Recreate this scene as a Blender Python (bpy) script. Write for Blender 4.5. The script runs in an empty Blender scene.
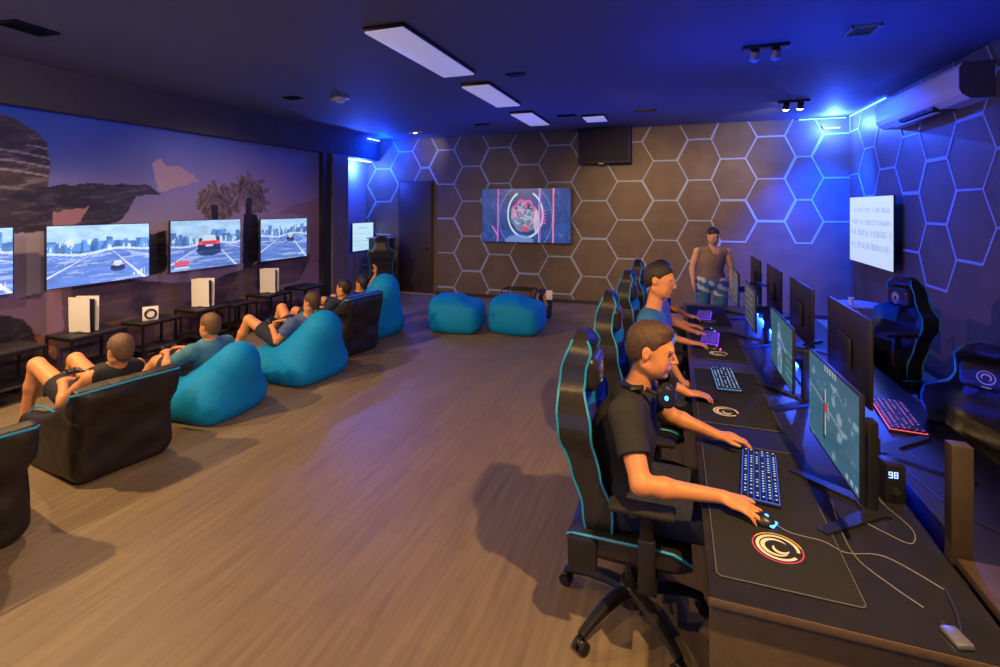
import bpy, bmesh, math, random
import numpy as np
from mathutils import Vector, Matrix, Euler
random.seed(7); np.random.seed(7)
PI = math.pi
SC = bpy.context.scene
COL = SC.collection
V = Vector

# ---------------------------------------------------------------- view, world, camera
SC.view_settings.view_transform = 'Standard'
SC.view_settings.look = 'None'
SC.view_settings.gamma = 1.0
SC.view_settings.use_curve_mapping = False
SC.view_settings.exposure = 0.0
try:
    SC.cycles.use_denoising = True
    SC.cycles.max_bounces = 6
    SC.cycles.sample_clamp_indirect = 4.0
except Exception:
    pass
w = bpy.data.worlds.new('World'); SC.world = w; w.use_nodes = True
w.node_tree.nodes['Background'].inputs[0].default_value = (0.02, 0.02, 0.05, 1)
w.node_tree.nodes['Background'].inputs[1].default_value = 0.2
CAMH = 1.95
cam = bpy.data.cameras.new('Camera'); co = bpy.data.objects.new('Camera', cam); COL.objects.link(co)
co.location = (0, 0, CAMH); co.rotation_euler = (PI/2, 0, math.atan(175/497.))
cam.sensor_width = 36.0; cam.lens = 497/1000*36.0; cam.shift_y = -(333.5-207)/1000.0
cam.clip_start = 0.05
SC.camera = co

# ---------------------------------------------------------------- materials
def mat(name, col, rough=0.6, metal=0.0, noise=0.0, nscale=30.0, bump=0.0, bscale=80.0, emit=None, estr=0.0, spec=0.5, sheen=0.0, coat=0.0, sss=0.0):
    m = bpy.data.materials.new(name); m.use_nodes = True
    nt = m.node_tree; b = nt.nodes['Principled BSDF']
    b.inputs['Base Color'].default_value = (*col, 1)
    b.inputs['Roughness'].default_value = rough
    b.inputs['Metallic'].default_value = metal
    b.inputs['Specular IOR Level'].default_value = spec
    if sheen: b.inputs['Sheen Weight'].default_value = sheen
    if coat: b.inputs['Coat Weight'].default_value = coat
    if sss:
        b.inputs['Subsurface Weight'].default_value = sss
        b.inputs['Subsurface Scale'].default_value = 0.01
    if emit:
        b.inputs['Emission Color'].default_value = (*emit, 1); b.inputs['Emission Strength'].default_value = estr
    if noise or bump:
        tc = nt.nodes.new('ShaderNodeTexCoord')
    if noise:
        n = nt.nodes.new('ShaderNodeTexNoise'); n.inputs['Scale'].default_value = nscale; n.inputs['Detail'].default_value = 5
        nt.links.new(tc.outputs['Object'], n.inputs['Vector'])
        mx = nt.nodes.new('ShaderNodeMixRGB'); mx.blend_type = 'MULTIPLY'; mx.inputs[0].default_value = 1
        cr = nt.nodes.new('ShaderNodeMapRange'); cr.inputs[1].default_value = 0.3; cr.inputs[2].default_value = 0.7
        cr.inputs[3].default_value = 1-noise; cr.inputs[4].default_value = 1+noise
        nt.links.new(n.outputs[0], cr.inputs[0]); mx.inputs[1].default_value = (*col, 1)
        nt.links.new(cr.outputs[0], mx.inputs[2]); nt.links.new(mx.outputs[0], b.inputs['Base Color'])
    if bump:
        n2 = nt.nodes.new('ShaderNodeTexNoise'); n2.inputs['Scale'].default_value = bscale; n2.inputs['Detail'].default_value = 4
        bp = nt.nodes.new('ShaderNodeBump'); bp.inputs['Strength'].default_value = bump; bp.inputs['Distance'].default_value = 0.02
        nt.links.new(tc.outputs['Object'], n2.inputs['Vector']); nt.links.new(n2.outputs[0], bp.inputs['Height']); nt.links.new(bp.outputs[0], b.inputs['Normal'])
    return m

def attr_mat(name, rough=0.5, estr=0.0, diffuse=True):
    """colour read from the mesh's own colour attribute (a printed picture or a lit screen)"""
    m = bpy.data.materials.new(name); m.use_nodes = True
    nt = m.node_tree; b = nt.nodes['Principled BSDF']
    a = nt.nodes.new('ShaderNodeAttribute'); a.attribute_name = 'pic'
    if diffuse: nt.links.new(a.outputs['Color'], b.inputs['Base Color'])
    else: b.inputs['Base Color'].default_value = (0.01, 0.01, 0.012, 1)
    if estr:
        nt.links.new(a.outputs['Color'], b.inputs['Emission Color']); b.inputs['Emission Strength'].default_value = estr
    b.inputs['Roughness'].default_value = rough
    return m

def floor_mat():
    m = bpy.data.materials.new('floor_planks'); m.use_nodes = True
    nt = m.node_tree; b = nt.nodes['Principled BSDF']; L = nt.links
    tc = nt.nodes.new('ShaderNodeTexCoord'); mp = nt.nodes.new('ShaderNodeMapping'); mp.inputs['Rotation'].default_value = (0, 0, PI/2)
    L.new(tc.outputs['Object'], mp.inputs[0])
    br = nt.nodes.new('ShaderNodeTexBrick'); br.inputs['Scale'].default_value = 1.0
    br.inputs['Brick Width'].default_value = 1.3; br.inputs['Row Height'].default_value = 0.19; br.inputs['Mortar Size'].default_value = 0.0015
    br.inputs['Color1'].default_value = (0.205, 0.155, 0.096, 1); br.inputs['Color2'].default_value = (0.232, 0.176, 0.108, 1); br.inputs['Mortar'].default_value = (0.175, 0.132, 0.082, 1)
    L.new(mp.outputs[0], br.inputs['Vector'])
    m2 = nt.nodes.new('ShaderNodeMapping'); m2.inputs['Scale'].default_value = (13, 0.8, 1); L.new(tc.outputs['Object'], m2.inputs[0])
    n = nt.nodes.new('ShaderNodeTexNoise'); n.inputs['Scale'].default_value = 2.2; n.inputs['Detail'].default_value = 8; n.inputs['Distortion'].default_value = 0.5; L.new(m2.outputs[0], n.inputs['Vector'])
    mr = nt.nodes.new('ShaderNodeMapRange'); mr.inputs[1].default_value = 0.3; mr.inputs[2].default_value = 0.7; mr.inputs[3].default_value = 0.80; mr.inputs[4].default_value = 1.16
    L.new(n.outputs[0], mr.inputs[0])
    mx = nt.nodes.new('ShaderNodeMixRGB'); mx.blend_type = 'MULTIPLY'; mx.inputs[0].default_value = 1
    L.new(br.outputs['Color'], mx.inputs[1]); L.new(mr.outputs[0], mx.inputs[2]); L.new(mx.outputs[0], b.inputs['Base Color'])
    r2 = nt.nodes.new('ShaderNodeMapRange'); r2.inputs[3].default_value = 0.40; r2.inputs[4].default_value = 0.55
    L.new(n.outputs[0], r2.inputs[0]); L.new(r2.outputs[0], b.inputs['Roughness'])
    bp = nt.nodes.new('ShaderNodeBump'); bp.inputs['Strength'].default_value = 0.25; bp.inputs['Distance'].default_value = 0.01
    L.new(n.outputs[0], bp.inputs['Height']); L.new(bp.outputs[0], b.inputs['Normal'])
    return m

M = dict(
    floor=floor_mat(),
    ceiling=mat('ceiling_paint', (0.12, 0.13, 0.20), 0.7, noise=0.06, nscale=6, bump=0.1, bscale=60),
    beam=mat('beam_paint', (0.075, 0.066, 0.075), 0.8, noise=0.1, nscale=8),
    wallbrown=mat('wall_brown_paint', (0.135, 0.098, 0.066), 0.5, noise=0.16, nscale=3.0, bump=0.15, bscale=40),
    wallline=mat('wall_hexagon_line', (0.30, 0.42, 0.56), 0.45),
    bluewall=mat('side_wall_paint', (0.28, 0.27, 0.33), 0.7, noise=0.05),
    column=mat('column_panel', (0.16, 0.13, 0.13), 0.6, noise=0.12, nscale=5),
    dark=mat('dark_board', (0.025, 0.022, 0.026), 0.5, noise=0.2, nscale=12),
    door=mat('door_dark', (0.035, 0.025, 0.025), 0.55, noise=0.2, nscale=4),
    black=mat('black_plastic', (0.014, 0.014, 0.016), 0.38, noise=0.15, nscale=40),
    blackmetal=mat('black_metal', (0.02, 0.02, 0.022), 0.35, metal=0.6, noise=0.1),
    rubber=mat('black_rubber', (0.01, 0.01, 0.01), 0.8, noise=0.1),
    white=mat('white_plastic', (0.78, 0.77, 0.76), 0.4, noise=0.02),
    offwhite=mat('white_diffuser', (0.72, 0.72, 0.78), 0.5, noise=0.03, emit=(.50, .48, .80), estr=.42),
    teal=mat('teal_fabric', (0.0, 0.26, 0.66), 0.7, noise=0.08, nscale=25, bump=0.2, bscale=9, spec=.25),
    bagblack=mat('black_leatherette', (0.014, 0.011, 0.009), 0.5, noise=0.15, nscale=12, bump=0.5, bscale=10),
    chairblack=mat('chair_leatherette', (0.022, 0.020, 0.020), 0.36, noise=0.12, nscale=20, bump=0.1, bscale=25),
    chairblue=mat('chair_blue_leatherette', (0.01, 0.20, 0.36), 0.4, noise=0.08, nscale=20, bump=0.1, bscale=25),
    cyanpipe=mat('cyan_piping', (0.015, 0.30, 0.55), 0.45, noise=0.02),
    skin=mat('skin', (0.66, 0.28, 0.105), 0.5, noise=0.07, nscale=18, sss=0.05),
    skin2=mat('skin_pale', (0.62, 0.37, 0.25), 0.5, noise=0.06, nscale=18, sss=0.05),
    lips=mat('lips', (0.45, 0.15, 0.11), 0.45, noise=0.03),
    brown_hair=mat('brown_hair', (0.070, 0.036, 0.016), 0.55, noise=0.35, nscale=70, bump=0.35, bscale=160),
    fair_hair=mat('fair_brown_hair', (0.15, 0.08, 0.03), 0.55, noise=0.3, nscale=70, bump=0.35, bscale=160),
    dark_hair=mat('dark_hair', (0.02, 0.013, 0.010), 0.55, noise=0.3, nscale=70, bump=0.35, bscale=160),
    eye=mat('eye', (0.03, 0.02, 0.015), 0.15),
    eyewhite=mat('eye_white', (0.7, 0.68, 0.65), 0.2),
    shirt_black=mat('black_shirt', (0.018, 0.017, 0.017), 0.85, noise=0.2, nscale=60, bump=0.25, bscale=18),
    shirt_blue=mat('blue_shirt', (0.02, 0.14, 0.42), 0.85, noise=0.1, bump=0.25, bscale=18),
    shirt_teal=mat('teal_shirt', (0.05, 0.20, 0.33), 0.85, noise=0.12, bump=0.3, bscale=18),
    shirt_indigo=mat('indigo_shirt', (0.07, 0.12, 0.30), 0.85, noise=0.15, bump=0.3, bscale=18),
    navy=mat('navy_cloth', (0.015, 0.02, 0.05), 0.85, noise=0.2, bump=0.25, bscale=18),
    taupe=mat('taupe_knit', (0.22, 0.17, 0.14), 0.9, noise=0.15, nscale=60, bump=0.3, bscale=60),
    desk=mat('desk_black_laminate', (0.018, 0.018, 0.024), 0.28, noise=0.12, nscale=10, bump=0.05, bscale=200),
    deskedge=mat('desk_edge', (0.13, 0.085, 0.05), 0.5, noise=0.1),
    panel=mat('desk_end_panel', (0.12, 0.085, 0.045), 0.6, noise=0.12, nscale=30, bump=0.08, bscale=150),
    wood=mat('brown_board', (0.05, 0.034, 0.018), 0.55, noise=0.2, nscale=20),
    greyboard=mat('grey_board', (0.25, 0.22, 0.19), 0.6, noise=0.15, nscale=20),
    matcloth=mat('mouse_mat_cloth', (0.010, 0.010, 0.013), 0.85, noise=0.15, nscale=60),
    stitch=mat('mat_stitching', (0.12, 0.12, 0.14), 0.7),
    logo=mat('logo_white', (0.75, 0.70, 0.60), 0.7),
    cable=mat('grey_cable', (0.19, 0.185, 0.19), 0.5),
    blackcable=mat('black_cable', (0.02, 0.02, 0.022), 0.5),
    yellow=mat('threshold_brass', (0.5, 0.28, 0.05), 0.4),
    silver=mat('silver_plastic', (0.35, 0.36, 0.38), 0.3, metal=0.7),
    jeans=mat('dark_denim', (0.02, 0.025, 0.045), 0.9, noise=0.3, nscale=60, bump=0.2, bscale=30),
    tan=mat('tan_strap', (0.30, 0.17, 0.10), 0.7, noise=0.1),
    ac=mat('ac_white_plastic', (0.82, 0.76, 0.72), 0.35, noise=0.02),
    acdark=mat('ac_brown_side', (0.09, 0.075, 0.08), 0.5, noise=0.1),
)
def glow(name, col, s, base=(0.02, 0.02, 0.02)):
    return mat(name, base, 0.4, emit=col, estr=s)
M['led'] = glow('blue_led', (0.02, 0.08, 1.0), 40)
M['led2'] = glow('blue_led_soft', (0.04, 0.10, 1.0), 50)
M['spotglow'] = glow('spot_lens', (1.0, 0.75, 0.45), 30)
M['matteblack'] = mat('matte_black', (.018, .017, .02), .8, noise=.1)
M['keyblue'] = glow('keyboard_blue_glow', (0.04, 0.16, 1.0), .75)
M['keycyan'] = glow('keyboard_cyan_glow', (0.12, 0.42, 1.0), .8)
M['keyviolet'] = glow('keyboard_violet_glow', (0.16, 0.03, 1.0), 2.6)
M['legend_violet'] = glow('key_legend_violet', (.35, .15, 1.0), 1.2)
M['keyred'] = glow('keyboard_red_glow', (1.0, 0.10, 0.13), 1.5)
M['legend'] = glow('key_legend', (0.55, 0.8, 1.0), 1.1)
M['legend_red'] = glow('key_legend_red', (1.0, 0.25, 0.25), 0.9)
M['pinkglow'] = glow('pink_glow', (1.0, 0.12, 0.55), 2.5)
M['blueglow'] = glow('blue_glow', (0.05, 0.25, 1.0), 5)
M['display'] = glow('display_digits', (0.3, 0.45, 1.0), 2.5)
M['band'] = glow('wristband_blue', (0.1, 0.3, 1.0), 0.35, (0.05, 0.2, 0.7))

# ---------------------------------------------------------------- mesh tools
class MB:
    """collects shapes into one mesh"""
    def __init__(s): s.v = []; s.f = []; s.m = []; s.mats = []
    def mi(s, m):
        if m not in s.mats: s.mats.append(m)
        return s.mats.index(m)
    def add(s, vs, fs, m):
        o = len(s.v); s.v += [tuple(v) for v in vs]; k = s.mi(m)
        for f in fs: s.f.append([i+o for i in f]); s.m.append(k)
        return s
    def box(s, lo, hi, m, bev=0.0, T=None):
        lo = V(lo); hi = V(hi)
        if bev > 0:
            bm = bmesh.new(); bmesh.ops.create_cube(bm, size=1.0)
            for v in bm.verts: v.co = V(((v.co.x+.5)*(hi.x-lo.x)+lo.x, (v.co.y+.5)*(hi.y-lo.y)+lo.y, (v.co.z+.5)*(hi.z-lo.z)+lo.z))
            bmesh.ops.bevel(bm, geom=bm.edges[:], offset=bev, segments=2, affect='EDGES', profile=0.5)
            vs = [v.co.copy() for v in bm.verts]; bm.verts.index_update(); fs = [[v.index for v in f.verts] for f in bm.faces]; bm.free()
        else:
            vs = [V((x, y, z)) for z in (lo.z, hi.z) for y in (lo.y, hi.y) for x in (lo.x, hi.x)]
            fs = [(0, 2, 3, 1), (4, 5, 7, 6), (0, 1, 5, 4), (1, 3, 7, 5), (3, 2, 6, 7), (2, 0, 4, 6)]
        if T is not None: vs = [T @ v for v in vs]
        return s.add(vs, fs, m)
    def tube(s, pts, r, m, n=8, cap=True, close=False, sx=1.0):
        pts = [V(p) for p in pts]; k = len(pts); rs = r if isinstance(r, (list, tuple)) else [r]*k
        vs = []; fs = []; up = None
        for i, p in enumerate(pts):
            if close: d = (pts[(i+1) % k]-pts[i-1])
            else: d = pts[min(i+1, k-1)]-pts[max(i-1, 0)]
            d.normalize()
            if up is None: up = V((0, 0, 1)) if abs(d.z) < .9 else V((1, 0, 0))
            a = d.cross(up)
            if a.length < 1e-5: a = d.orthogonal()
            a.normalize(); b = a.cross(d); b.normalize(); up = b
            for j in range(n):
                t = 2*PI*j/n; vs.append(p+a*math.cos(t)*rs[i]*sx+b*math.sin(t)*rs[i])
        for i in range(k if close else k-1):
            for j in range(n):
                i2 = (i+1) % k
                fs.append((i*n+j, i*n+(j+1) % n, i2*n+(j+1) % n, i2*n+j))
        if cap and not close: fs.append(list(range(n))[::-1]); fs.append([(k-1)*n+j for j in range(n)])
        return s.add(vs, fs, m)
    def cyl(s, a, b, r, m, n=20, r2=None): return s.tube([a, b], [r, r if r2 is None else r2], m, n)
    def lathe(s, prof, m, c=(0, 0, 0), n=24, T=None):
        vs = []; fs = []; k = len(prof)
        for (r, z) in prof:
            for j in range(n):
                t = 2*PI*j/n; p = V((c[0]+r*math.cos(t), c[1]+r*math.sin(t), c[2]+z)); vs.append(T @ p if T is not None else p)
        for i in range(k-1):
            for j in range(n): fs.append((i*n+j, i*n+(j+1) % n, (i+1)*n+(j+1) % n, (i+1)*n+j))
        fs.append(list(range(n))[::-1]); fs.append([(k-1)*n+j for j in range(n)])
        return s.add(vs, fs, m)
    def prism(s, poly, z0, z1, m, T=None):
        k = len(poly); vs = [V((x, y, z)) for z in (z0, z1) for x, y in poly]
        if T is not None: vs = [T @ v for v in vs]
        fs = [list(range(k))[::-1], list(range(k, 2*k))]+[(i, (i+1) % k, (i+1) % k+k, i+k) for i in range(k)]
        return s.add(vs, fs, m)
    def ell(s, c, r, m, n=12, T=None):
        vs = []; fs = []; c = V(c)
        for i in range(n+1):
            a = PI*i/n
            for j in range(2*n):
                b = PI*j/n; p = V((math.sin(a)*math.cos(b)*r[0], math.sin(a)*math.sin(b)*r[1], math.cos(a)*r[2]))
                vs.append(c+(T @ p if T is not None else p))
        for i in range(n):
            for j in range(2*n): fs.append((i*2*n+j, (i+1)*2*n+j, (i+1)*2*n+(j+1) % (2*n), i*2*n+(j+1) % (2*n)))
        return s.add(vs, fs, m)
    def build(s, name, parent=None, loc=(0, 0, 0), smooth=True, world=False, rot=None):
        me = bpy.data.meshes.new(name); vs = s.v
        if world and parent is not None:
            mi = parent.matrix_basis.inverted(); vs = [mi @ V(v) for v in vs]
        elif world:
            l = V(loc); vs = [V(v)-l for v in vs]
        me.from_pydata([tuple(v) for v in vs], [], s.f)
        for m in s.mats: me.materials.append(M[m] if isinstance(m, str) else m)
        me.polygons.foreach_set('material_index', s.m)
        me.update()
        bm = bmesh.new(); bm.from_mesh(me); bmesh.ops.remove_doubles(bm, verts=bm.verts, dist=1e-6); bmesh.ops.recalc_face_normals(bm, faces=bm.faces); bm.to_mesh(me); bm.free()
        if smooth:
            me.shade_smooth() if hasattr(me, 'shade_smooth') else None
            try: me.set_sharp_from_angle(angle=math.radians(38))
            except Exception: pass
        o = bpy.data.objects.new(name, me); COL.objects.link(o)
        if parent is not None: o.parent = parent
        else: o.location = loc
        if rot is not None: o.rotation_euler = rot
        return o

def thing(name, label, cat, loc=(0, 0, 0), rz=0.0, group=None):
    o = bpy.data.objects.new(name, None); o.empty_display_size = 0.1; COL.objects.link(o)
    o.location = loc; o.rotation_euler = (0, 0, rz); o['label'] = label; o['category'] = cat
    if group: o['group'] = group
    return o
def tag(o, label, cat, group=None):
    o['label'] = label; o['category'] = cat
    if group: o['group'] = group
    return o
def struct(o): o['kind'] = 'structure'; return o
def copy_tree(o, parent=None):
    c = o.copy(); COL.objects.link(c)
    if parent is not None: c.parent = parent
    for ch in [x for x in bpy.data.objects if x.parent == o]: copy_tree(ch, c)
    return c
def dup(o, loc, rz, label, group=None):
    c = copy_tree(o); c.location = loc; c.rotation_euler = (0, 0, rz); c['label'] = label
    if group: c['group'] = group
    return c

def grid_pic(name, fn, nu, nv, P, parent, material, loc=None):
    """flat grid carrying a picture as a colour attribute; P(u,v)->point, fn(U,Vv)->rgb (linear)"""
    us = np.linspace(0, 1, nu); vs = np.linspace(0, 1, nv); U, W = np.meshgrid(us, vs)
    p0, pu, pv = np.array(P[0], float), np.array(P[1], float), np.array(P[2], float)
    pts = p0+U[..., None]*(pu-p0)+W[..., None]*(pv-p0)
    me = bpy.data.meshes.new(name)
    idx = np.arange(nu*nv).reshape(nv, nu)
    f = np.stack([idx[:-1, :-1], idx[:-1, 1:], idx[1:, 1:], idx[1:, :-1]], -1).reshape(-1, 4)
    me.from_pydata(pts.reshape(-1, 3).tolist(), [], f.tolist())
    c = np.clip(fn(U, W), 0, 1).reshape(-1, 3); c = np.concatenate([c, np.ones((len(c), 1))], 1).astype(np.float32)
    a = me.color_attributes.new('pic', 'FLOAT_COLOR', 'POINT'); a.data.foreach_set('color', c.ravel())
    me.materials.append(material)
    o = bpy.data.objects.new(name, me); COL.objects.link(o)
    if parent is not None: o.parent = parent
    return o

def vnoise(x, y, seed=0):
    r = np.random.RandomState(seed); T = r.rand(64, 64)
    xi = np.floor(x).astype(int); yi = np.floor(y).astype(int); fx = x-xi; fy = y-yi
    fx = fx*fx*(3-2*fx); fy = fy*fy*(3-2*fy)
    g = lambda a, b: T[a % 64, b % 64]
    return (g(xi, yi)*(1-fx)+g(xi+1, yi)*fx)*(1-fy)+(g(xi, yi+1)*(1-fx)+g(xi+1, yi+1)*fx)*fy
def fbm(x, y, seed=0, o=4):
    s = 0; a = .5
    for i in range(o): s = s+a*vnoise(x*2**i, y*2**i, seed+i); a /= 2
    return s
def inpoly(x, y, poly):
    r = np.zeros(x.shape, bool); n = len(poly)
    for i in range(n):
        x1, y1 = poly[i]; x2, y2 = poly[(i+1) % n]
        c = ((y1 > y) != (y2 > y)) & (x < (x2-x1)*(y-y1)/((y2-y1) if y2 != y1 else 1e-9)+x1)
        r ^= c
    return r
def S(r, g, b): # sRGB 0..255 -> linear
    f = lambda c: (c/255/12.92) if c/255 <= .04045 else ((c/255+.055)/1.055)**2.4
    return np.array([f(r), f(g), f(b)])
def paint(img, mask, col, a=1.0):
    mm = (mask.astype(float)*a)[..., None] if mask.dtype == bool else (mask*a)[..., None]
    return img*(1-mm)+np.array(col)*mm

M['deskglow'] = glow('desk_added_glow', (0.005, 0.04, 1.0), 130)
# ================================================================ THE ROOM
XR, XL, YB, YF, ZC = 2.82, -6.87, 10.0, -2.6, 3.5
def plane_box(name, lo, hi, m): return struct(MB().box(lo, hi, m).build(name, smooth=False))
plane_box('floor', (XL-.1, YF-.1, -.1), (XR+.1, YB+.1, 0), 'floor')
plane_box('ceiling', (XL-.1, YF-.1, ZC), (XR+.1, YB+.1, ZC+.1), 'ceiling')
plane_box('wall_front', (XL, YF-.1, 0), (XR, YF, ZC), 'beam')

def hexlines(mb, cols, tod, z0, zc, wd=.028, zmax=ZC, holes=(), skip=()):
    """cols: (left,right) extents of the horizontal edges of each column along the wall; odd columns are shifted"""
    def seg(a, b, th=None):
        # clip to z limits
        (u1, z1), (u2, z2) = a, b
        if z1 > z2: (u1, z1), (u2, z2) = (u2, z2), (u1, z1)
        if z1 >= zmax or z2 <= 0.02: return
        if z2 > zmax: t = (zmax-z1)/(z2-z1); u2 = u1+(u2-u1)*t; z2 = zmax
        if z1 < 0.02 and z2 > z1: t = (.02-z1)/(z2-z1); u1 = u1+(u2-u1)*t; z1 = .02
        for (h0, h1, g0, g1) in holes:
            cu, cz = (u1+u2)/2, (z1+z2)/2
            if h0 < cu < h1 and g0 < cz < g1: return
        w = th or random.choice((wd*.8, wd, wd, wd*1.5)); d = V((u2-u1, z2-z1)); 
        if d.length < 1e-3: return
        n = V((-d.y, d.x)).normalized()*w/2; e = d.normalized()*w*.25
        P = [(u1-e.x+n.x, z1-e.y+n.y), (u1-e.x-n.x, z1-e.y-n.y), (u2+e.x-n.x, z2+e.y-n.y), (u2+e.x+n.x, z2+e.y+n.y)]
        P = [(p[0], min(p[1], zmax)) for p in P]
        dd = .004+.003*random.random()
        vs = [tod(p[0], p[1], 0.0) for p in P]+[tod(p[0], p[1], dd) for p in P]
        mb.add(vs, [(4, 5, 6, 7), (0, 4, 7, 3), (1, 2, 6, 5), (0, 1, 5, 4), (2, 3, 7, 6)], 'wallline')
    n = len(cols)
    for i, (l, r, odd, miss) in enumerate(cols):
        for k in range(-1, 6):
            z = z0-k*zc+(zc/2 if odd else 0)
            if k in miss: continue
            seg((l, z), (r, z))
            if i+1 < n:
                l2 = cols[i+1][0]; odd2 = cols[i+1][2]
                for dz in (zc/2, -zc/2):
                    kk = round((z0+(zc/2 if odd2 else 0)-(z+dz))/zc)
                    if kk in cols[i+1][3] : continue
                    seg((r, z), (l2, z+dz))
# back wall ------------------------------------------------------
mb = MB().box((XL-.1, YB, 0), (XR+.1, YB+.1, ZC), 'wallbrown')
def xb(px):
    r = (px-500)/497.; s, c = math.sin(math.atan(175/497.)), math.cos(math.atan(175/497.)); return YB*(-s+c*r)/(c+s*r)
bc = [(376.2, 390.4, 0), (399, 412.5, 1), (421.2, 429.3, 0), (438, 454, 1), (462.4, 480.5, 0), (489, 509.6, 1), (518.8, 538.4, 0), (548.2, 571, 1), (581.8, 606.3, 0), (617.4, 642.1, 1), (653.4, 677.1, 0), (687.9, 711.2, 1), (720.5, 745.4, 0), (757, 784.6, 1), (795.7, 811.5, 0), (823.4, 852, 1)]
cols = []
for i, (a, b, odd) in enumerate(bc):
    miss = set()
    if i in (0,): miss = {3, 4, 5}
    if i == 1: miss = {2, 3, 4, 5}
    if i == 2: miss = {1, 2, 3, 4, 5}
    if i == 11: miss = {4, 5}
    if i >= 12: miss = {3, 4, 5}
    cols.append((xb(a), xb(b), odd, miss))
cols.insert(0, (xb(367.5)-.0005, xb(367.5), 1, {3, 4, 5}))
hexlines(mb, cols, lambda u, z, d: (u, YB-d, z), 2.835, .76, holes=[(-6.02, -5.05, 0, 2.62)])
# the lower rim of the last hexagons
struct(mb.build('wall_back', smooth=False))
# right wall ------------------------------------------------------
mb = MB().box((XR, YF, 0), (XR+.1, YB, ZC), 'wallbrown')
rc = [(10.0, 9.99, 0, {0,1,2,3,4,5}), (9.98, 9.58, 1, {2, 3, 4, 5}), (9.30, 8.87, 0, {2, 3, 4, 5}), (8.67, 8.14, 1, {2, 3, 4, 5}), (7.90, 7.44, 0, {3, 4, 5}), (7.25, 6.78, 1, {4, 5}), (6.58, 6.10, 0, {3, 4, 5}), (5.88, 5.42, 1, {3, 4, 5}), (5.20, 4.74, 0, {3, 4, 5}), (4.5, 4.06, 1, {3, 4, 5})]
hexlines(mb, rc, lambda u, z, d: (XR-d, u, z), 2.86, .735)
struct(mb.build('wall_right', smooth=False))
# left side -------------------------------------------------------
XM = -6.62
plane_box('wall_left', (XL-.1, YF, 0), (XL, YB, ZC), 'bluewall')
plane_box('trim_1', (XL, YF, 3.02), (-6.5, YB, ZC), 'beam')            # the boxed beam under the ceiling
plane_box('trim_2', (XL, 8.3, 0), (-6.48, 8.80, 3.02), 'column')       # column at the end of the mural
plane_box('trim_3', (XL, 8.06, 0), (-6.52, 8.30, 3.02), 'dark')
plane_box('baseboard_left', (XM, YF, 0), (XM+.015, 8.06, .07), 'dark')
plane_box('baseboard_back', (-5.05, YB-.018, 0), (XR, YB, .07), 'dark')
plane_box('baseboard_right', (XR-.015, YF, 0), (XR, YB-.02, .07), 'dark')
# ----- the printed mural (a made-up dusk landscape)
MURAL_POLYS = [('dome', (92, 84, 88), 1, [(2.91, 3.02), (3.15, 2.94), (3.27, 2.9), (3.45, 2.79), (3.56, 2.64), (3.59, 2.42), (3.57, 2.2), (3.54, 2.12), (2.91, 2.02)]), ('neck', (58, 54, 66), 1, [(2.91, 2.14), (3.15, 2.13), (3.59, 2.16), (3.88, 2.2), (4.45, 2.25), (4.71, 2.23), (4.85, 2.14), (4.52, 2.08), (4.43, 1.89), (4.31, 1.76), (4.1, 1.69), (3.49, 1.67), (2.91, 1.7)]), ('cloud', (195, 165, 180), 0, [(4.74, 2.51), (4.85, 2.62), (4.93, 2.52), (5.02, 2.54), (5.22, 2.45), (5.49, 2.34), (5.29, 2.27), (5.14, 2.26), (4.92, 2.14), (4.81, 2.18)]), ('patch', (165, 125, 135), 0, [(3.59, 1.89), (3.97, 1.95), (3.88, 1.77), (3.78, 1.71), (3.6, 1.75)]), ('mauve', (160, 128, 150), 0, [(3.49, 1.01), (3.7, 1.02), (3.72, 0.54), (3.63, 0.44), (3.45, 0.44), (3.31, 0.74), (2.99, 0.91), (2.99, 1.01), (3.49, 0.92)]), ('mauve2', (165, 132, 140), 0, [(6.13, 0.46), (6.47, 0.53), (7.53, 0.58), (7.75, 0.9), (8.03, 0.87), (8.15, 0.4), (8.03, 0.18), (7.53, 0.21), (6.37, 0.36)]), ('mauve3', (170, 130, 135), 0, [(6.98, 1.83), (7.27, 1.97), (7.66, 2.01), (8.03, 2.13), (8.09, 1.81), (8.09, 0.9), (7.8, 0.89), (7.75, 1.78)]), ('hill', (52, 44, 50), 1, [(2.91, 0.9), (3.21, 0.82), (3.33, 0.71), (3.41, 0.61), (3.44, 0.49), (3.68, 0.32), (3.68, 0.03), (2.91, 0.08)]), ('darkblk', (34, 32, 46), 1, [(6.23, 1.82), (6.54, 1.83), (6.54, 1.02), (6.23, 0.96)]), ('orange', (150, 95, 75), 1, [(3.42, 0.54), (3.59, 0.48), (3.68, 0.3), (3.66, 0.23), (3.53, 0.34)]), ('darkmid', (40, 38, 52), 1, [(4.67, 1.58), (4.93, 1.63), (4.93, 1.05), (4.67, 1.03)])]
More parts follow.
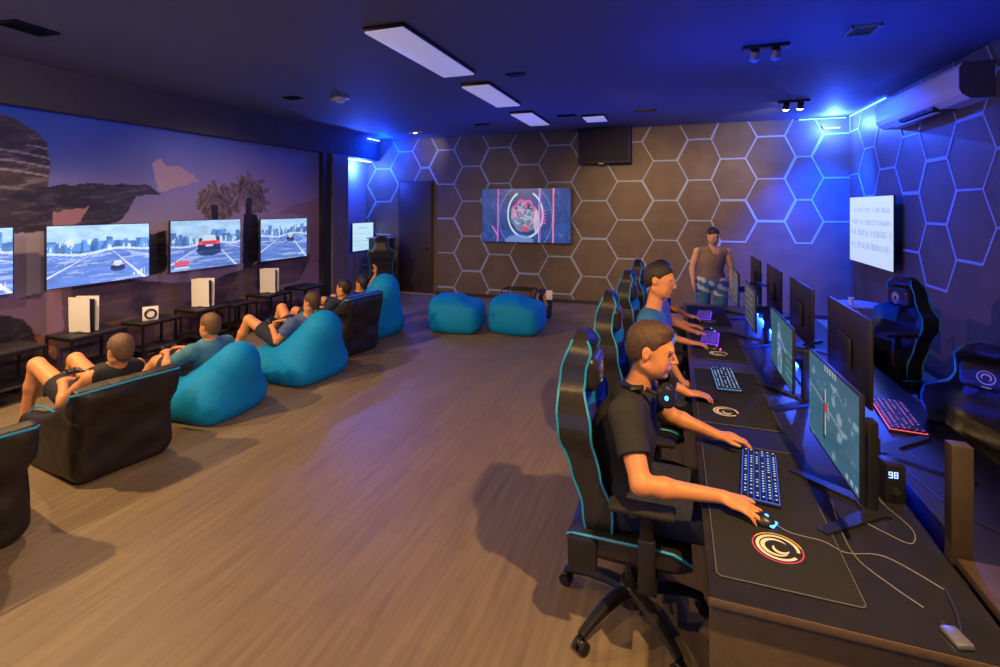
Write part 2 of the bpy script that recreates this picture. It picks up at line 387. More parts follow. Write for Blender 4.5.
def mural(U, W):
    y = YF+U*(8.06-YF); z = W*3.02
    n1 = fbm(y*.9, z*.9, 3); n2 = fbm(y*3, z*3, 9); n3 = fbm(y*1.4+5, z*12, 21)
    t = np.clip((y-2.6)/5.2, 0, 1)[..., None]; h = np.clip((z-1.5)/1.5, 0, 1)[..., None]
    top = S(35, 95, 215)*(1-t)+S(130, 128, 165)*t; low = S(135, 135, 175)*(1-t)+S(185, 152, 158)*t
    img = low*(1-h)+top*h
    img = img*(0.85+0.6*n1[..., None])
    img = paint(img, np.clip((n1-.55)*5, 0, 1)*np.clip((y-4)/3, 0, 1)*.35, S(175, 140, 160))
    # ground
    g = z < 1.02+.35*(fbm(y*.8, y*0+2, 5)-.5)+.1*np.sin(y*2)
    img = paint(img, g, S(120, 98, 105)); img = paint(img, g, S(60, 46, 52), .75*1.0) if False else img
    gm = g*np.clip((n2-.38)*5, 0, 1); img = paint(img, gm, S(62, 50, 60), .85)
    img = paint(img, g*np.clip((n3-.55)*6, 0, 1), S(170, 120, 100), .35)
    for name, col, tex, poly in MURAL_POLYS:
        jy = y+.05*(fbm(y*6, z*6, 31)-.5)*2; jz = z+.05*(fbm(y*6+9, z*6, 33)-.5)*2
        mk = inpoly(jy, jz, poly)
        c = S(*col)*np.ones(y.shape+(1,)); 
        if tex: c = c*(.25+1.3*fbm(y*7, z*16, 41)[..., None]+1.3*np.clip((fbm(y*5+z*4, z*38-y*6, 43)-.56)*9, 0, 1)[..., None])
        img = np.where(mk[..., None], c, img)
    # slatted dome ribs
    dome = inpoly(y, z, MURAL_POLYS[0][3])
    rib = (np.sin((z+.14*(y-2.9)**2)*62) > .80) & (z < 2.62) & (z > 2.28)
    img = paint(img, dome & rib, S(190, 180, 175), .8)
    # palm crowns
    for (cy, cz, R, sd) in ((6.36, 2.10, .46, 1), (5.72, 1.98, .38, 2)):
        a = np.arctan2(z-cz, y-cy); r = np.hypot(y-cy, (z-cz)*(1.0)); jag = fbm(y*9+sd*7, z*9, 71+sd)
        fr = .80+.9*(fbm(a*5+sd*3, r*7, 77+sd)-.45)+.05*np.sin(a*23); m_ = (r < R*fr) & (z > cz-.38+.3*jag)
        st = np.clip(fbm((y-cy)*16, (z-cz)*26+np.abs(y-cy)*30, 90+sd)*1.9-.35, 0, 1); img = np.where(m_[..., None], S(150, 128, 120)*(0.25+.85*st[..., None])*(0.6+.8*jag[..., None]), img)
        tr = (np.abs(y-cy-.02*np.sin(z*9)) < .06) & (z < cz) & (z > 1.4); img = np.where(tr[..., None], S(50, 42, 50), img)
    return img*.82
wm = grid_pic('wall_left', mural, 860, 250, ((XM, YF, 0), (XM, 8.06, 0), (XM, YF, 3.02)), None, attr_mat('mural_print', 0.55)); struct(wm)
plane_box('trim_4', (XL, YF, 0), (XM-.01, 8.06, 3.02), 'dark')
# door
door = struct(MB().box((-5.97, YB-.03, 0), (-5.10, YB-.001, 2.54), 'door').build('door_1', smooth=False))
d = MB().box((-5.94, YB-.045, .02), (-5.13, YB-.03, 2.51), 'door', .006); d.build('door_leaf', door)
MB().cyl((-5.2, YB-.10, 1.02), (-5.2, YB-.04, 1.02), .012, 'blackmetal').cyl((-5.2, YB-.10, 1.02), (-5.31, YB-.10, 1.02), .010, 'blackmetal').build('door_handle', door)
plane_box('trim_5', (-6.1, YB-.06, 0), (-5.05, YB-.046, .018), 'yellow')

# ================================================================ CEILING THINGS
def panel(x0, x1, y0, y1, label):
    t = thing('ceiling_light', label, 'ceiling light', ((x0+x1)/2, (y0+y1)/2, ZC), 0, 'flat ceiling light panels')
    a, b = (x1-x0)/2, (y1-y0)/2
    MB().box((-a-.012, -b-.012, -.035), (a+.012, b+.012, 0), 'blackmetal', .004).build('frame', t)
    MB().box((-a, -b, -.052), (a, b, -.0355), 'offwhite', .004).build('diffuser', t)
panel(-2.53, -2.15, 3.66, 5.22, 'nearest and largest of the white light panels in a row on the ceiling')
panel(-2.53, -2.17, 5.74, 7.05, 'second white rectangular ceiling light panel, middle of the row of three')
panel(-2.53, -2.17, 7.70, 8.88, 'third long white light panel in the row, nearest the back wall')
panel(-1.47, -1.12, 8.36, 8.84, 'small white light panel alone right of the row, above the wall screen')
def vent(cx, cy, a, b, label, rz=0, frame='blackmetal', g='dark ceiling vents'):
    t = thing('ceiling_vent', label, 'ceiling vent', (cx, cy, ZC), rz, g)
    fb = MB()
    for lo, hi in (((-a, -b), (a, -b+.015)), ((-a, b-.015), (a, b)), ((-a, -b), (-a+.015, b)), ((a-.015, -b), (a, b))): fb.box((*lo, -.02), (*hi, 0), frame)
    fb.build('frame', t)
    sb = MB().box((-a+.015, -b+.015, -.004), (a-.015, b-.015, -.001), 'dark')
    n = 6
    for i in range(n):
        x = -a+.03+(2*a-.06)*i/(n-1); sb.box((x-.004, -b+.015, -.016), (x+.004, b-.015, -.004), 'blackmetal')
    sb.build('grille', t)
vent(-5.26, 2.69, .12, .17, 'dark slotted vent in the ceiling corner above the mural, near left', .1)
vent(1.54, 5.14, .11, .13, 'square vent with a pale blue lit frame in the right of the ceiling', 0, 'bluewall', 'ceiling vent near the right wall')
vent(-1.75, 5.53, .11, .05, 'small dark slot vent beside the middle ceiling light panel')
vent(-5.1, 5.66, .11, .07, 'small dark slot vent in the ceiling left of the smoke detector')
vent(-.44, 8.26, .16, .05, 'long dark slot vent in the ceiling right of the small light panel')
vent(-1.72, 8.27, .15, .05, 'dark slot vent in the ceiling just left of the small light panel')
vent(-3.4, 8.64, .14, .05, 'dark slot vent in the ceiling left of the farthest light panel')
t = thing('smoke_detector', 'white round smoke detector with small lugs on the blue ceiling', 'smoke detector', (-4.49, 5.9, ZC))
MB().lathe([(.03, -.07), (.05, -.065), (.085, -.03), (.09, 0)], 'white').build('housing', t)
MB().box((-.14, -.03, -.03), (.14, .03, -.0), 'white', .005).build('bracket', t)
def twin_spot(cx, cy, lit, label, rz=0.0):
    t = thing('twin_spotlight', label, 'spotlight', (cx, cy, ZC), rz, 'twin ceiling spotlights')
    MB().box((-.2, -.06, -.03), (.2, .06, 0), 'black', .005).build('track', t)
    for sx in (-.09, .09):
        MB().cyl((sx, 0, -.03), (sx, .0, -.06), .012, 'black').cyl((sx, -.015, -.045), (sx, .03, -.105), .042, 'silver' if not lit else 'black', r2=.048).build('lamp_head', t)
        MB().lathe([(.042, -.002), (.042, .002)], 'spotglow' if lit else 'silver', T=Matrix.Translation((sx, .033, -.114)) @ Matrix.Rotation(-.5, 4, 'X')).build('lens', t)
twin_spot(.82, 5.35, False, 'unlit black twin spotlight on the ceiling over the desks')
twin_spot(1.63, 8.25, True, 'lit twin spotlight with two glowing lamps near the back wall')
t = thing('recessed_spotlight', 'small lit spotlight set in the ceiling above the dark door', 'spotlight', (-5.03, 9.05, ZC))
MB().box((-.16, -.05, -.03), (.16, .05, 0), 'white', .006).build('housing', t)
MB().lathe([(.03, -.004), (.03, 0)], 'spotglow', c=(0, 0, -.031)).build('lens', t)
# LED strips in the corners
def led(lo, hi, label, m='led'):
    o = MB().box(lo, hi, m).build('led_strip', smooth=False); tag(o, label, 'light strip', 'blue light strips in the ceiling corners'); return o
led((2.05, YB-.06, ZC-.03), (2.75, YB-.045, ZC-.018), 'bright blue light strip at the top of the back wall, right corner')
led((XR-.05, 8.35, ZC-.03), (XR-.035, 9.85, ZC-.018), 'blue light strip high on the right wall beyond the air conditioner')
led((-6.46, 9.45, ZC-.03), (-6.45, 9.92, ZC-.018), 'blue light strip at the ceiling above the boxed beam, left corner', 'led2')
led((-6.70, 9.0, 2.985), (-6.66, 9.9, 3.005), 'blue light strip under the boxed beam, above the small screen', 'led2')

# black box high on the back wall
t = thing('wall_cabinet', 'large dark box hung high on the back wall above the screen', 'cabinet', (-1.3, YB, 2.8))
MB().box((-.5, -.3, 0), (.5, -.002, .695), 'dark', .01).build('housing', t)
MB().box((-.47, -.312, .03), (.47, -.3, .66), 'matteblack', .004).build('front_panel', t)
MB().box((-.1, -.315, -.02), (.0, -.27, 0), 'silver', .003).build('catch', t)
# air conditioner
t = thing('air_conditioner', 'long white air conditioner with a dark end mounted on the right wall', 'air conditioner', (XR, 5.9, 2.98))
mb = MB(); P = [(0, 0), (-.18, 0), (-.25, .05), (-.27, .10), (-.27, .30), (-.24, .345), (0, .345)]
TT = Matrix(((1, 0, 0, 0), (0, 0, 1, 0), (0, 1, 0, 0), (0, 0, 0, 1)))
mb.prism(P, .02, 2.1, 'ac', TT).build('housing', t, smooth=False)
MB().prism(P, 0.0, .019, 'acdark', TT).build('end_cap', t, smooth=False)
mb = MB().box((-.215, .60, -.008), (-.03, 1.45, .004), 'black').box((-.24, .60, .0), (-.19, 1.45, .035), 'black')
mb.build('air_outlet', t)
MB().box((-.215, .65, -.03), (-.15, 1.65, -.022), 'ac', .002, Matrix.Translation((0, 0, 0))).build('louvre', t)
# wall switch like bracket, top right of the back wall
t = thing('wall_bracket', 'thin white bracket near the ceiling in the right back corner', 'bracket', (2.55, YB, 3.3))
MB().tube([(-.14, -.03, .06), (-.12, -.03, .01), (.12, -.03, .01)], .014, 'white').cyl((.0, 0, .01), (0, -.03, .01), .01, 'white').build('rail', t)
# ================================================================ IMPLICIT SURFACES (smooth bodies and cushions)
def surfnet(f, org, h):
    s = f < 0
    nx, ny, nz = f.shape
    c = [(i, j, k) for i in (0, 1) for j in (0, 1) for k in (0, 1)]
    sl = lambda a, i, j, k: a[i:nx-1+i, j:ny-1+j, k:nz-1+k]
    cnt = sum(sl(s, *q).astype(np.int8) for q in c)
    act = (cnt > 0) & (cnt < 8)
    I, J, K = np.nonzero(act)
    n = len(I)
    if n == 0: return np.zeros((0, 3)), np.zeros((0, 4), int)
    acc = np.zeros((n, 3)); num = np.zeros(n)
    for a in range(8):
        for b in range(a+1, 8):
            ca, cb = np.array(c[a]), np.array(c[b])
            if np.abs(ca-cb).sum() != 1: continue
            fa = f[I+ca[0], J+ca[1], K+ca[2]]; fb = f[I+cb[0], J+cb[1], K+cb[2]]
            x = (fa < 0) != (fb < 0)
            t = np.where(x, fa/(fa-fb+1e-12*(fa == fb)), 0)
            p = ca[None]+t[:, None]*(cb-ca)[None]
            acc[x] += p[x]; num[x] += 1
    P = (np.stack([I, J, K], 1)+acc/num[:, None])*h+org
    idx = -np.ones(act.shape, int); idx[I, J, K] = np.arange(n)
    Q = []
    for ax in range(3):
        sh = [0, 0, 0]; sh[ax] = 1
        A = s[:nx-sh[0], :ny-sh[1], :nz-sh[2]]; B = s[sh[0]:, sh[1]:, sh[2]:]
        x = A != B
        i, j, k = np.nonzero(x)
        u, v = [(1, 2), (2, 0), (0, 1)][ax]
        co_ = np.stack([i, j, k], 1)
        ok = (co_[:, u] > 0) & (co_[:, v] > 0) & (co_[:, u] < act.shape[u]) & (co_[:, v] < act.shape[v]) & (co_[:, ax] < act.shape[ax])
        co_ = co_[ok]; fl = A[i, j, k][ok]
        def g(du, dv):
            d = co_.copy(); d[:, u] -= du; d[:, v] -= dv
            return idx[d[:, 0], d[:, 1], d[:, 2]]
        q = np.stack([g(1, 1), g(0, 1), g(0, 0), g(1, 0)], 1)
        q[~fl] = q[~fl][:, ::-1]
        Q.append(q)
    Q = np.concatenate(Q); Q = Q[(Q >= 0).all(1)]
    return P, Q

class SD:
    def __init__(s, h=.01, pad=.03): s.p = []; s.h = h; s.pad = pad; s.clips = []
    def cone(s, a, b, r1, r2=None, k=.03, end=None, neg=False, fx=None):
        """rounded cone; end=(point,dir) cuts it flat"""
        s.p.append(('c', np.array(a, float), np.array(b, float), r1, r1 if r2 is None else r2, k, end, neg)); return s
    def ell(s, c, r, R=None, k=.03, neg=False):
        R = np.eye(3) if R is None else np.array(R, float)   # rows = local axes
        s.p.append(('e', np.array(c, float), np.array(r, float), R, None, k, None, neg)); return s
    def rbox(s, c, r, R=None, rad=.05, k=.03, neg=False):
        R = np.eye(3) if R is None else np.array(R, float)
        s.p.append(('b', np.array(c, float), np.array(r, float), R, rad, k, None, neg)); return s
    def clip(s, p, n): s.clips.append((np.array(p, float), np.array(n, float))); return s   # keeps the side n points to
    def mesh(s):
        B = []
        for q in s.p:
            if q[0] == 'c':
                r = max(q[3], q[4]); B.append((np.minimum(q[1], q[2])-r, np.maximum(q[1], q[2])+r))
            else:
                r = np.abs(q[3]).T @ np.abs(q[2]); B.append((q[1]-r, q[1]+r))
        lo = np.min([b[0] for b, q in zip(B, s.p) if not q[7]], 0)-s.pad; hi = np.max([b[1] for b, q in zip(B, s.p) if not q[7]], 0)+s.pad
        h = s.h; dim = np.ceil((hi-lo)/h).astype(int)+2
        f = np.full(dim, 1.0, np.float32)
        for q, (b0, b1) in zip(s.p, B):
            k = q[5]; m = k*1.5+3*h
            i0 = np.clip(np.floor((b0-m-lo)/h).astype(int), 0, dim-1); i1 = np.clip(np.ceil((b1+m-lo)/h).astype(int)+1, 1, dim)
            ax = [np.arange(i0[d], i1[d])*h+lo[d] for d in range(3)]
            X = np.stack(np.meshgrid(*ax, indexing='ij'), -1).astype(np.float32)
            if q[0] == 'c':
                a, b = q[1], q[2]; ab = b-a; L2 = max((ab**2).sum(), 1e-9)
                t = np.clip(((X-a) @ ab)/L2, 0, 1)
                d = np.linalg.norm(X-a-t[..., None]*ab, axis=-1)-(q[3]+(q[4]-q[3])*t)
                if q[6] is not None: d = np.maximum(d, (X-np.array(q[6][0])) @ np.array(q[6][1]))
            elif q[0] == 'e':
                Y = (X-q[1]) @ q[3].T; k0 = np.linalg.norm(Y/q[2], axis=-1); k1 = np.linalg.norm(Y/q[2]**2, axis=-1)
                d = k0*(k0-1)/np.maximum(k1, 1e-6)
            else:
                Y = np.abs((X-q[1]) @ q[3].T)-(q[2]-q[4])
                d = np.linalg.norm(np.maximum(Y, 0), axis=-1)+np.minimum(Y.max(-1), 0)-q[4]
            sl = tuple(slice(i0[d_], i1[d_]) for d_ in range(3)); g = f[sl]
            if q[7]:
                hh = np.clip(.5-.5*(g+d)/k, 0, 1); f[sl] = g*(1-hh)-d*hh+k*hh*(1-hh)
            else:
                hh = np.clip(.5+.5*(g-d)/k, 0, 1); f[sl] = g*(1-hh)+d*hh-k*hh*(1-hh)
        if s.clips:
            ax = [np.arange(dim[d])*h+lo[d] for d in range(3)]
            for p, n in s.clips:
                n = n/np.linalg.norm(n)
                v = (ax[0]-p[0])[:, None, None]*n[0]+(ax[1]-p[1])[None, :, None]*n[1]+(ax[2]-p[2])[None, None, :]*n[2]
                f = np.maximum(f, -v)
        return surfnet(f, lo, h)
    def build(s, name, m, parent, world=True, smooth_it=2, matfn=None, mats=None, disp=None):
        P, Q = s.mesh()
        if disp is not None: P = disp(P)
        # light smoothing
        n = len(P)
        for _ in range(smooth_it):
            acc = np.zeros_like(P); c = np.zeros(n)
            for a, b in ((0, 1), (1, 2), (2, 3), (3, 0)):
                np.add.at(acc, Q[:, a], P[Q[:, b]]); np.add.at(c, Q[:, a], 1)
                np.add.at(acc, Q[:, b], P[Q[:, a]]); np.add.at(c, Q[:, b], 1)
            P = P*.5+.5*acc/np.maximum(c, 1)[:, None]
        me = bpy.data.meshes.new(name)
        if world and parent is not None:
            mi = np.array(parent.matrix_basis.inverted()); Pl = P @ mi[:3, :3].T+mi[:3, 3]
        else: Pl = P
        me.from_pydata(Pl.tolist(), [], Q.tolist())
        for q in (mats or [m]): me.materials.append(M[q])
        if matfn is not None:
            cen = P[Q].mean(1); me.polygons.foreach_set('material_index', matfn(cen).astype(np.int32))
        me.polygons.foreach_set('use_smooth', np.ones(len(Q), bool)); me.update()
        o = bpy.data.objects.new(name, me); COL.objects.link(o)
        if parent is not None: o.parent = parent
        return o

def nrm(a): a = np.array(a, float); return a/np.linalg.norm(a)
A3 = lambda *a: np.array(a, float)

# ================================================================ PEOPLE
def hand(sd, wr, d, n, side, curl=.35, spread=1.0, sc=1.0, k=.006, ths=.5, r0=.0082):
    """wr wrist, d finger direction, n back-of-hand normal, side unit vector towards the thumb"""
    d, n = nrm(d), nrm(n); side = nrm(np.array(side)-np.dot(side, d)*d)
    pc = wr+d*.045*sc
    sd.ell(pc, (.050*sc, .040*sc, .016*sc), np.array([d, side, n]), k=.02)
    tips = []
    for i, (off, L, lead) in enumerate(((.028, .074, .080), (.010, .083, .086), (-.009, .077, .084), (-.027, .060, .076))):
        b = wr+d*lead*sc+side*off*sc
        fd = nrm(d+side*(off*4)*spread*.6)
        c1 = curl*(.7+.12*i); c2 = c1+curl*1.2
        d1 = nrm(fd*math.cos(c1)-n*math.sin(c1)); d2 = nrm(fd*math.cos(c2)-n*math.sin(c2)); d3 = nrm(fd*math.cos(c2+curl*.8)-n*math.sin(c2+curl*.8))
        p1 = b+d1*L*.46*sc; p2 = p1+d2*L*.30*sc; p3 = p2+d3*L*.22*sc
        r = r0*sc*(1 if i < 3 else .88)
        sd.cone(b-d*.02*sc, p1, r*1.1, r, k=k); sd.cone(p1, p2, r, r*.92, k=.003); sd.cone(p2, p3, r*.92, r*.8, k=.003); tips.append(p3)
    tb = wr+d*.022*sc+side*.030*sc; t1 = tb+nrm(d*.75+side*.75-n*.25*ths)*.040*sc; t2 = t1+nrm(d*.95+side*.3-n*.35*ths)*.032*sc
    sd.cone(tb-side*.008, t1, .0135*sc, .0105*sc, k=.012); sd.cone(t1, t2, .0105*sc, .0085*sc, k=.004)
    return tips

def head(sd, c, f, u, sc=1.0, ears=True, detail=True):
    f = nrm(f); u = nrm(np.array(u)-np.dot(u, f)*f); l = np.cross(u, f); R = np.array([f, l, u])
    g = lambda a, b, e: c+(f*a+l*b+u*e)*sc
    sd.ell(g(-.012, 0, .028), A3(.098, .077, .090)*sc, R, k=.02)
    sd.ell(g(.026, 0, -.030), A3(.062, .059, .074)*sc, R, k=.035)
    sd.ell(g(.066, 0, -.093), A3(.024, .026, .018)*sc, R, k=.022)       # chin
    sd.cone(g(-.012, .052, -.06), g(.048, .030, -.09), .016*sc, .014*sc, k=.03)
    sd.cone(g(-.012, -.052, -.06), g(.048, -.030, -.09), .016*sc, .014*sc, k=.03)
    if detail:
        sd.cone(g(.080, .034, .028), g(.084, -.034, .028), .009*sc, k=.016)   # brow
        for q in (1, -1):
            sd.ell(g(.096, q*.034, .006), A3(.015, .015, .010)*sc, R, k=.010, neg=True)
            sd.ell(g(.050, q*.040, -.045), A3(.026, .020, .034)*sc, R, k=.03)
        sd.cone(g(.086, 0, .020), g(.115, 0, -.022), .0070*sc, .0080*sc, k=.012)  # nose
        sd.ell(g(.098, 0, -.029), A3(.018, .010, .006)*sc, R, k=.010)
        for q in (1, -1): sd.ell(g(.093, q*.012, -.027), A3(.010, .007, .007)*sc, R, k=.006)
        sd.ell(g(.078, 0, -.056), A3(.016, .026, .020)*sc, R, k=.014)
        sd.ell(g(.091, 0, -.052), A3(.008, .022, .0055)*sc, R, k=.005)
        sd.ell(g(.088, 0, -.063), A3(.009, .019, .0065)*sc, R, k=.005)
        sd.ell(g(.098, 0, -.0745), A3(.008, .02, .005)*sc, R, k=.008, neg=True)
        sd.ell(g(.104, 0, -.0575), A3(.008, .018, .0010)*sc, R, k=.002, neg=True)
    if ears:
        for q in (1, -1):
            sd.ell(g(-.012, q*.079, -.004), A3(.018, .008, .031)*sc, R, k=.008)
            if detail: sd.ell(g(-.008, q*.088, -.002), A3(.010, .006, .018)*sc, R, k=.005, neg=True)
    return g, R

def person(name_label, cfg, h=.012, group=None):
    J = {k: (np.array(v, float) if isinstance(v, (tuple, list)) and len(v) == 3 else v) for k, v in cfg.items()}
    hc, hf = J['head'], J['face']; up = J.get('up', A3(0, 0, 1)); sc = J.get('sc', 1.0); g0 = J.get('girth', 1.0); la = J.get('limb', 1.0)*sc
    t = thing('person', name_label, 'person', (float(J['pelvis'][0]), float(J['pelvis'][1]), 0), 0, group)
    sd = SD(h)
    ps, ch, nk = J['pelvis'], J['chest'], J['neck']
    hipL, hipR = J['hips']; shL, shR = [np.array(x, float) for x in J['sh']]
    hipL, hipR = np.array(hipL, float), np.array(hipR, float)
    T = []     # torso primitives
    T.append(('c', hipL*.8+hipR*.2, hipR*.8+hipL*.2, .095*g0*sc, .095*g0*sc, .05))
    T.append(('c', ps, ch, .118*g0*sc, .118*g0*sc, .06))
    T.append(('c', ch*.7+shL*.3, ch*.7+shR*.3, .10*sc, .10*sc, .05))
    T.append(('c', ch*.35+nk*.65, ch, .085*sc, .115*sc, .05))
    T.append(('c', shL*.92+nk*.08, shR*.92+nk*.08, .052*sc, .052*sc, .05))
    for q in T: sd.cone(q[1], q[2], q[3], q[4], k=q[5])
    sd.cone(nk-(hc-nk)*.1, nk*.35+hc*.65, .056*sc, .050*sc, k=.03)
    g, R = head(sd, hc, hf, up, sc, detail=h < .011)
    arms = J['arms']      # [(elbow, wrist, handdir, normal, thumbside, curl)]
    for (sh, a) in zip((shL, shR), arms):
        if a is None: continue
        el, wr = np.array(a[0], float), np.array(a[1], float)
        sd.cone(sh, el, .046*la, .035*la, k=.03); sd.cone(sh*.6+el*.4, el, .044*la, .035*la, k=.02)
        fa = el*.72+wr*.28
        sd.cone(el, fa, .035*la, .037*la, k=.02); sd.cone(fa, wr, .036*la, .0235*la, k=.02)
        hand(sd, wr, a[2], a[3], a[4], a[5] if len(a) > 5 else .35, sc=sc*1.0, k=.006 if h < .009 else .004, r0=.0082 if h < .008 else .0105)
    legs = J['legs']      # [(knee, ankle, toe)]
    for (hp, a) in zip((hipL, hipR), legs):
        if a is None: continue
        kn, an, to = [np.array(x, float) for x in a]
        sd.cone(hp, kn, .082*sc*g0, .056*sc, k=.05); ca = kn*.68+an*.32
        sd.cone(kn, ca, .054*sc, .052*sc, k=.03); sd.cone(ca, an, .050*sc, .035*sc, k=.03)
        hl = an+A3(0, 0, -.03)-nrm(to-an)*.03
        sd.cone(hl, to, .034*sc, .028*sc, k=.02); sd.cone(an, hl, .035*sc, .034*sc, k=.02)
    sd.build('body', J.get('skin', 'skin'), t)
    # hair
    hh_ = min(h, .0075); hs = SD(hh_); hl = J.get('hl', .80); n = nrm(R[2]*.80-R[0]*hl); th = J.get('hair_t', .009)
    hs.ell(g(-.014, 0, .029), (A3(.098, .077, .090)+.0025)*sc, R, k=.012)
    hs.ell(g(-.012, 0, .040), (A3(.094, .074, .082)+th)*sc, R, k=.012)
    if J.get('quiff'): hs.ell(g(.030, 0, .100), A3(.048, .054, .024)*sc, R, k=.03)
    hs.ell(g(-.035, 0, -.010), (A3(.064, .066, .085)+.004)*sc, R, k=.02)
    for q in (1, -1):
        hs.ell(g(-.008, q*.088, -.012), A3(.026, .028, .040)*sc, R, k=.006, neg=True)
        hs.ell(g(.065, q*.075, .010), A3(.036, .035, .055)*sc, R, k=.010, neg=True)
    hs.clip(g(.080, 0, .080), n)
    hs.clip(g(-.07, 0, -.085), R[2]*.9-R[0]*.2)
    def rough(P):
        o = P-hc; a_ = np.arctan2(o @ R[1], o @ R[0])
        d = np.sin(a_*34+np.sin((o @ R[2])*90)*1.5)*.6+np.sin(P[:, 0]*190)*np.sin(P[:, 1]*170+1)*.5
        return P+o/np.linalg.norm(o, axis=1)[:, None]*(d*.0018)[:, None]
    hs.build('hair', J.get('hair', 'brown_hair'), t, disp=rough, smooth_it=1)
    if h < .011:
        for q in (1, -1):
            es = SD(.0022, .01); es.ell(g(.0785, q*.034, .005), A3(.0060, .0125, .0040)*sc, R, k=.002); es.build('eye', 'eye', t, smooth_it=1)
            es = SD(.0028, .01); es.cone(g(.090, q*.016, .029), g(.079, q*.050, .030), .0034*sc, .0026*sc, k=.003); es.build('eyebrow', J.get('hair', 'brown_hair'), t, smooth_it=1)
    
    # shirt
    if J.get('shirt'):
        s2 = SD(h); e = .014+h*.35
        for q in T: s2.cone(q[1], q[2], q[3]+e, q[4]+e, k=q[5])
        if J.get('sleeve', .55) > 0:
            for (sh, a) in zip((shL, shR), arms):
                if a is None: continue
                el = np.array(a[0], float); sl = J.get('sleeve', .55); en = sh+(el-sh)*sl; d = nrm(el-sh)
                s2.cone(sh, en+d*.03, .050*sc+e, (.047-.006*sl)*sc+e+.006, k=.04, end=(en, d))
        nu = nrm(hc-nk); s2.clip(nk+nu*J.get('collar', .025), -nu)
        if J.get('sleeve', .55) <= 0:
            s2.cone(nk+hf*.09-A3(0, 0, .02), nk+hf*.10+A3(0, 0, .06), .05, .09, k=.01, neg=True)
            for sh in (shL, shR):
                o = nrm((sh-nk)*A3(1, 1, .2)); s2.cone(sh+o*.065-A3(0, 0, .12), sh+o*.055+A3(0, 0, .10), .085, k=.01, neg=True)
        if J.get('waist'): s2.clip(A3(0, 0, J['waist']-.03), A3(0, 0, 1))
        s2.build('shirt', J['shirt'], t)
    if J.get('trousers'):
        s3_ = SD(h); e = .012+h*.35
        s3_.cone(hipL*.8+hipR*.2, hipR*.8+hipL*.2, .097*g0*sc+e, k=.05); s3_.cone(ps, ps*.75+ch*.25, .119*g0*sc+e, k=.05, end=(ps*.72+ch*.28, nrm(ch-ps)))
        fr = J.get('tl', 2.0)
        for (hp, a) in zip((hipL, hipR), legs):
            if a is None: continue
            kn, an, to = [np.array(x, float) for x in a]
            en = hp+(kn-hp)*min(fr, 1.0); d = nrm(kn-hp)
            if fr <= 1: s3_.cone(hp, en+d*.03, .086*sc*g0+e, (.075)*sc+e, k=.05, end=(en, d))
            else:
                s3_.cone(hp, kn, .084*sc*g0+e, .060*sc+e, k=.05); en = kn+(an-kn)*(fr-1); d2 = nrm(an-kn)
                s3_.cone(kn, en+d2*.02, .060*sc+e, .045*sc+e, k=.03, end=(en, d2))
        if J.get('waist'): s3_.clip(A3(0, 0, J['waist']), A3(0, 0, -1))
        s3_.build('shorts' if fr <= 1.2 else 'trousers', J['trousers'], t, matfn=J.get('tfn'), mats=J.get('tmats'))
    if J.get('shoes', True):
        s4 = SD(h*.8)
        ok = 0
        for a in legs:
            if a is None: continue
            kn, an, to = [np.array(x, float) for x in a]; ok += 1
            s5 = SD(max(h*.8, .007)); hl = an+A3(0, 0, -.035)-nrm(to-an)*.04
            s5.cone(hl, to, .044*sc, .038*sc, k=.02); s5.cone(an+A3(0, 0, -.01), hl, .043*sc, .044*sc, k=.03)
            s5.build('shoe', J.get('shoem', 'black'), t)
    return t, g, R
# ================================================================ BEAN BAGS
def pear_bag(label, x, y, ang, sx=1.0, sy=1.0, sz=1.0, hb=.78, group='teal bean bag loungers'):
    """teal lounger: high rounded back, low nose in front; local +X is where the sitter faces"""
    t = thing('bean_bag', label, 'bean bag', (x, y, 0), ang, group)
    sd = SD(.016)
    sd.ell((.14*sx, 0, .155), (.50*sx, .38*sy, .20*sz), k=.10)
    sd.rbox((.08, 0, .12), (.44*sx, .36*sy, .13), rad=.12, k=.10)
    sd.cone((-.12*sx, 0, .27*sz), (-.30*sx, 0, hb-.15), .28*sy, .16*sy, k=.14)
    for q in (-1, 1): sd.cone((-.16*sx, q*.13*sy, .24*sz), (-.28*sx, q*.07*sy, hb-.24), .24*sy, .15*sy, k=.12)
    sd.clip((0, 0, 0.004), (0, 0, 1))
    sd.build('cover', 'teal', t, world=False, smooth_it=3)
    pts = []
    for i in range(14):
        a = i/13.0; pts.append((-.66*sx+.03+a*.02, 0, .12+a*(hb-.36)))
    MB().box((-.425*sx, -.03, .10), (-.405*sx, .03, .16), 'teal', .004).build('zip_tab', t)
    return t
pear_bag('teal bean bag holding the boy in a teal shirt, beside the black and cyan one', -4.22, 3.60, PI+.06, 1.04, 1.02, .9, .66)
pear_bag('teal bean bag holding the reclining boy in a blue striped shirt, third along the mural', -4.12, 4.70, PI-.05, 1.10, 1.12, .95, .74)
pear_bag('tall teal bean bag farthest along the mural, in front of the dark door', -4.42, 6.55, PI-.25, 1.05, 1.12, 1.15, .92)

def cube_bag(label, x, y, ang):
    t = thing('bean_bag', label, 'bean bag', (x, y, 0), ang, 'two low teal bean bags by the back wall')
    sd = SD(.014)
    sd.ell((0, 0, .22), (.42, .36, .26), k=.10)
    sd.rbox((0, .0, .25), (.40, .33, .25), rad=.14, k=.10)
    sd.rbox((-.16, .06, .36), (.24, .24, .19), rad=.12, k=.12)
    sd.ell((.42, -.1, .60), (.30, .5, .17), k=.10, neg=True)
    sd.clip((0, 0, .004), (0, 0, 1))
    sd.build('cover', 'teal', t, world=False, smooth_it=3)
    MB().box((-.30, -.362, .30), (-.26, -.345, .34), 'teal', .003).build('zip_tab', t)
    return t
cube_bag('low teal bean bag on the left of the pair by the back wall', -3.25, 7.2, .12)
cube_bag('low teal bean bag on the right of the pair, below the wall screen', -2.32, 7.42, -.05)

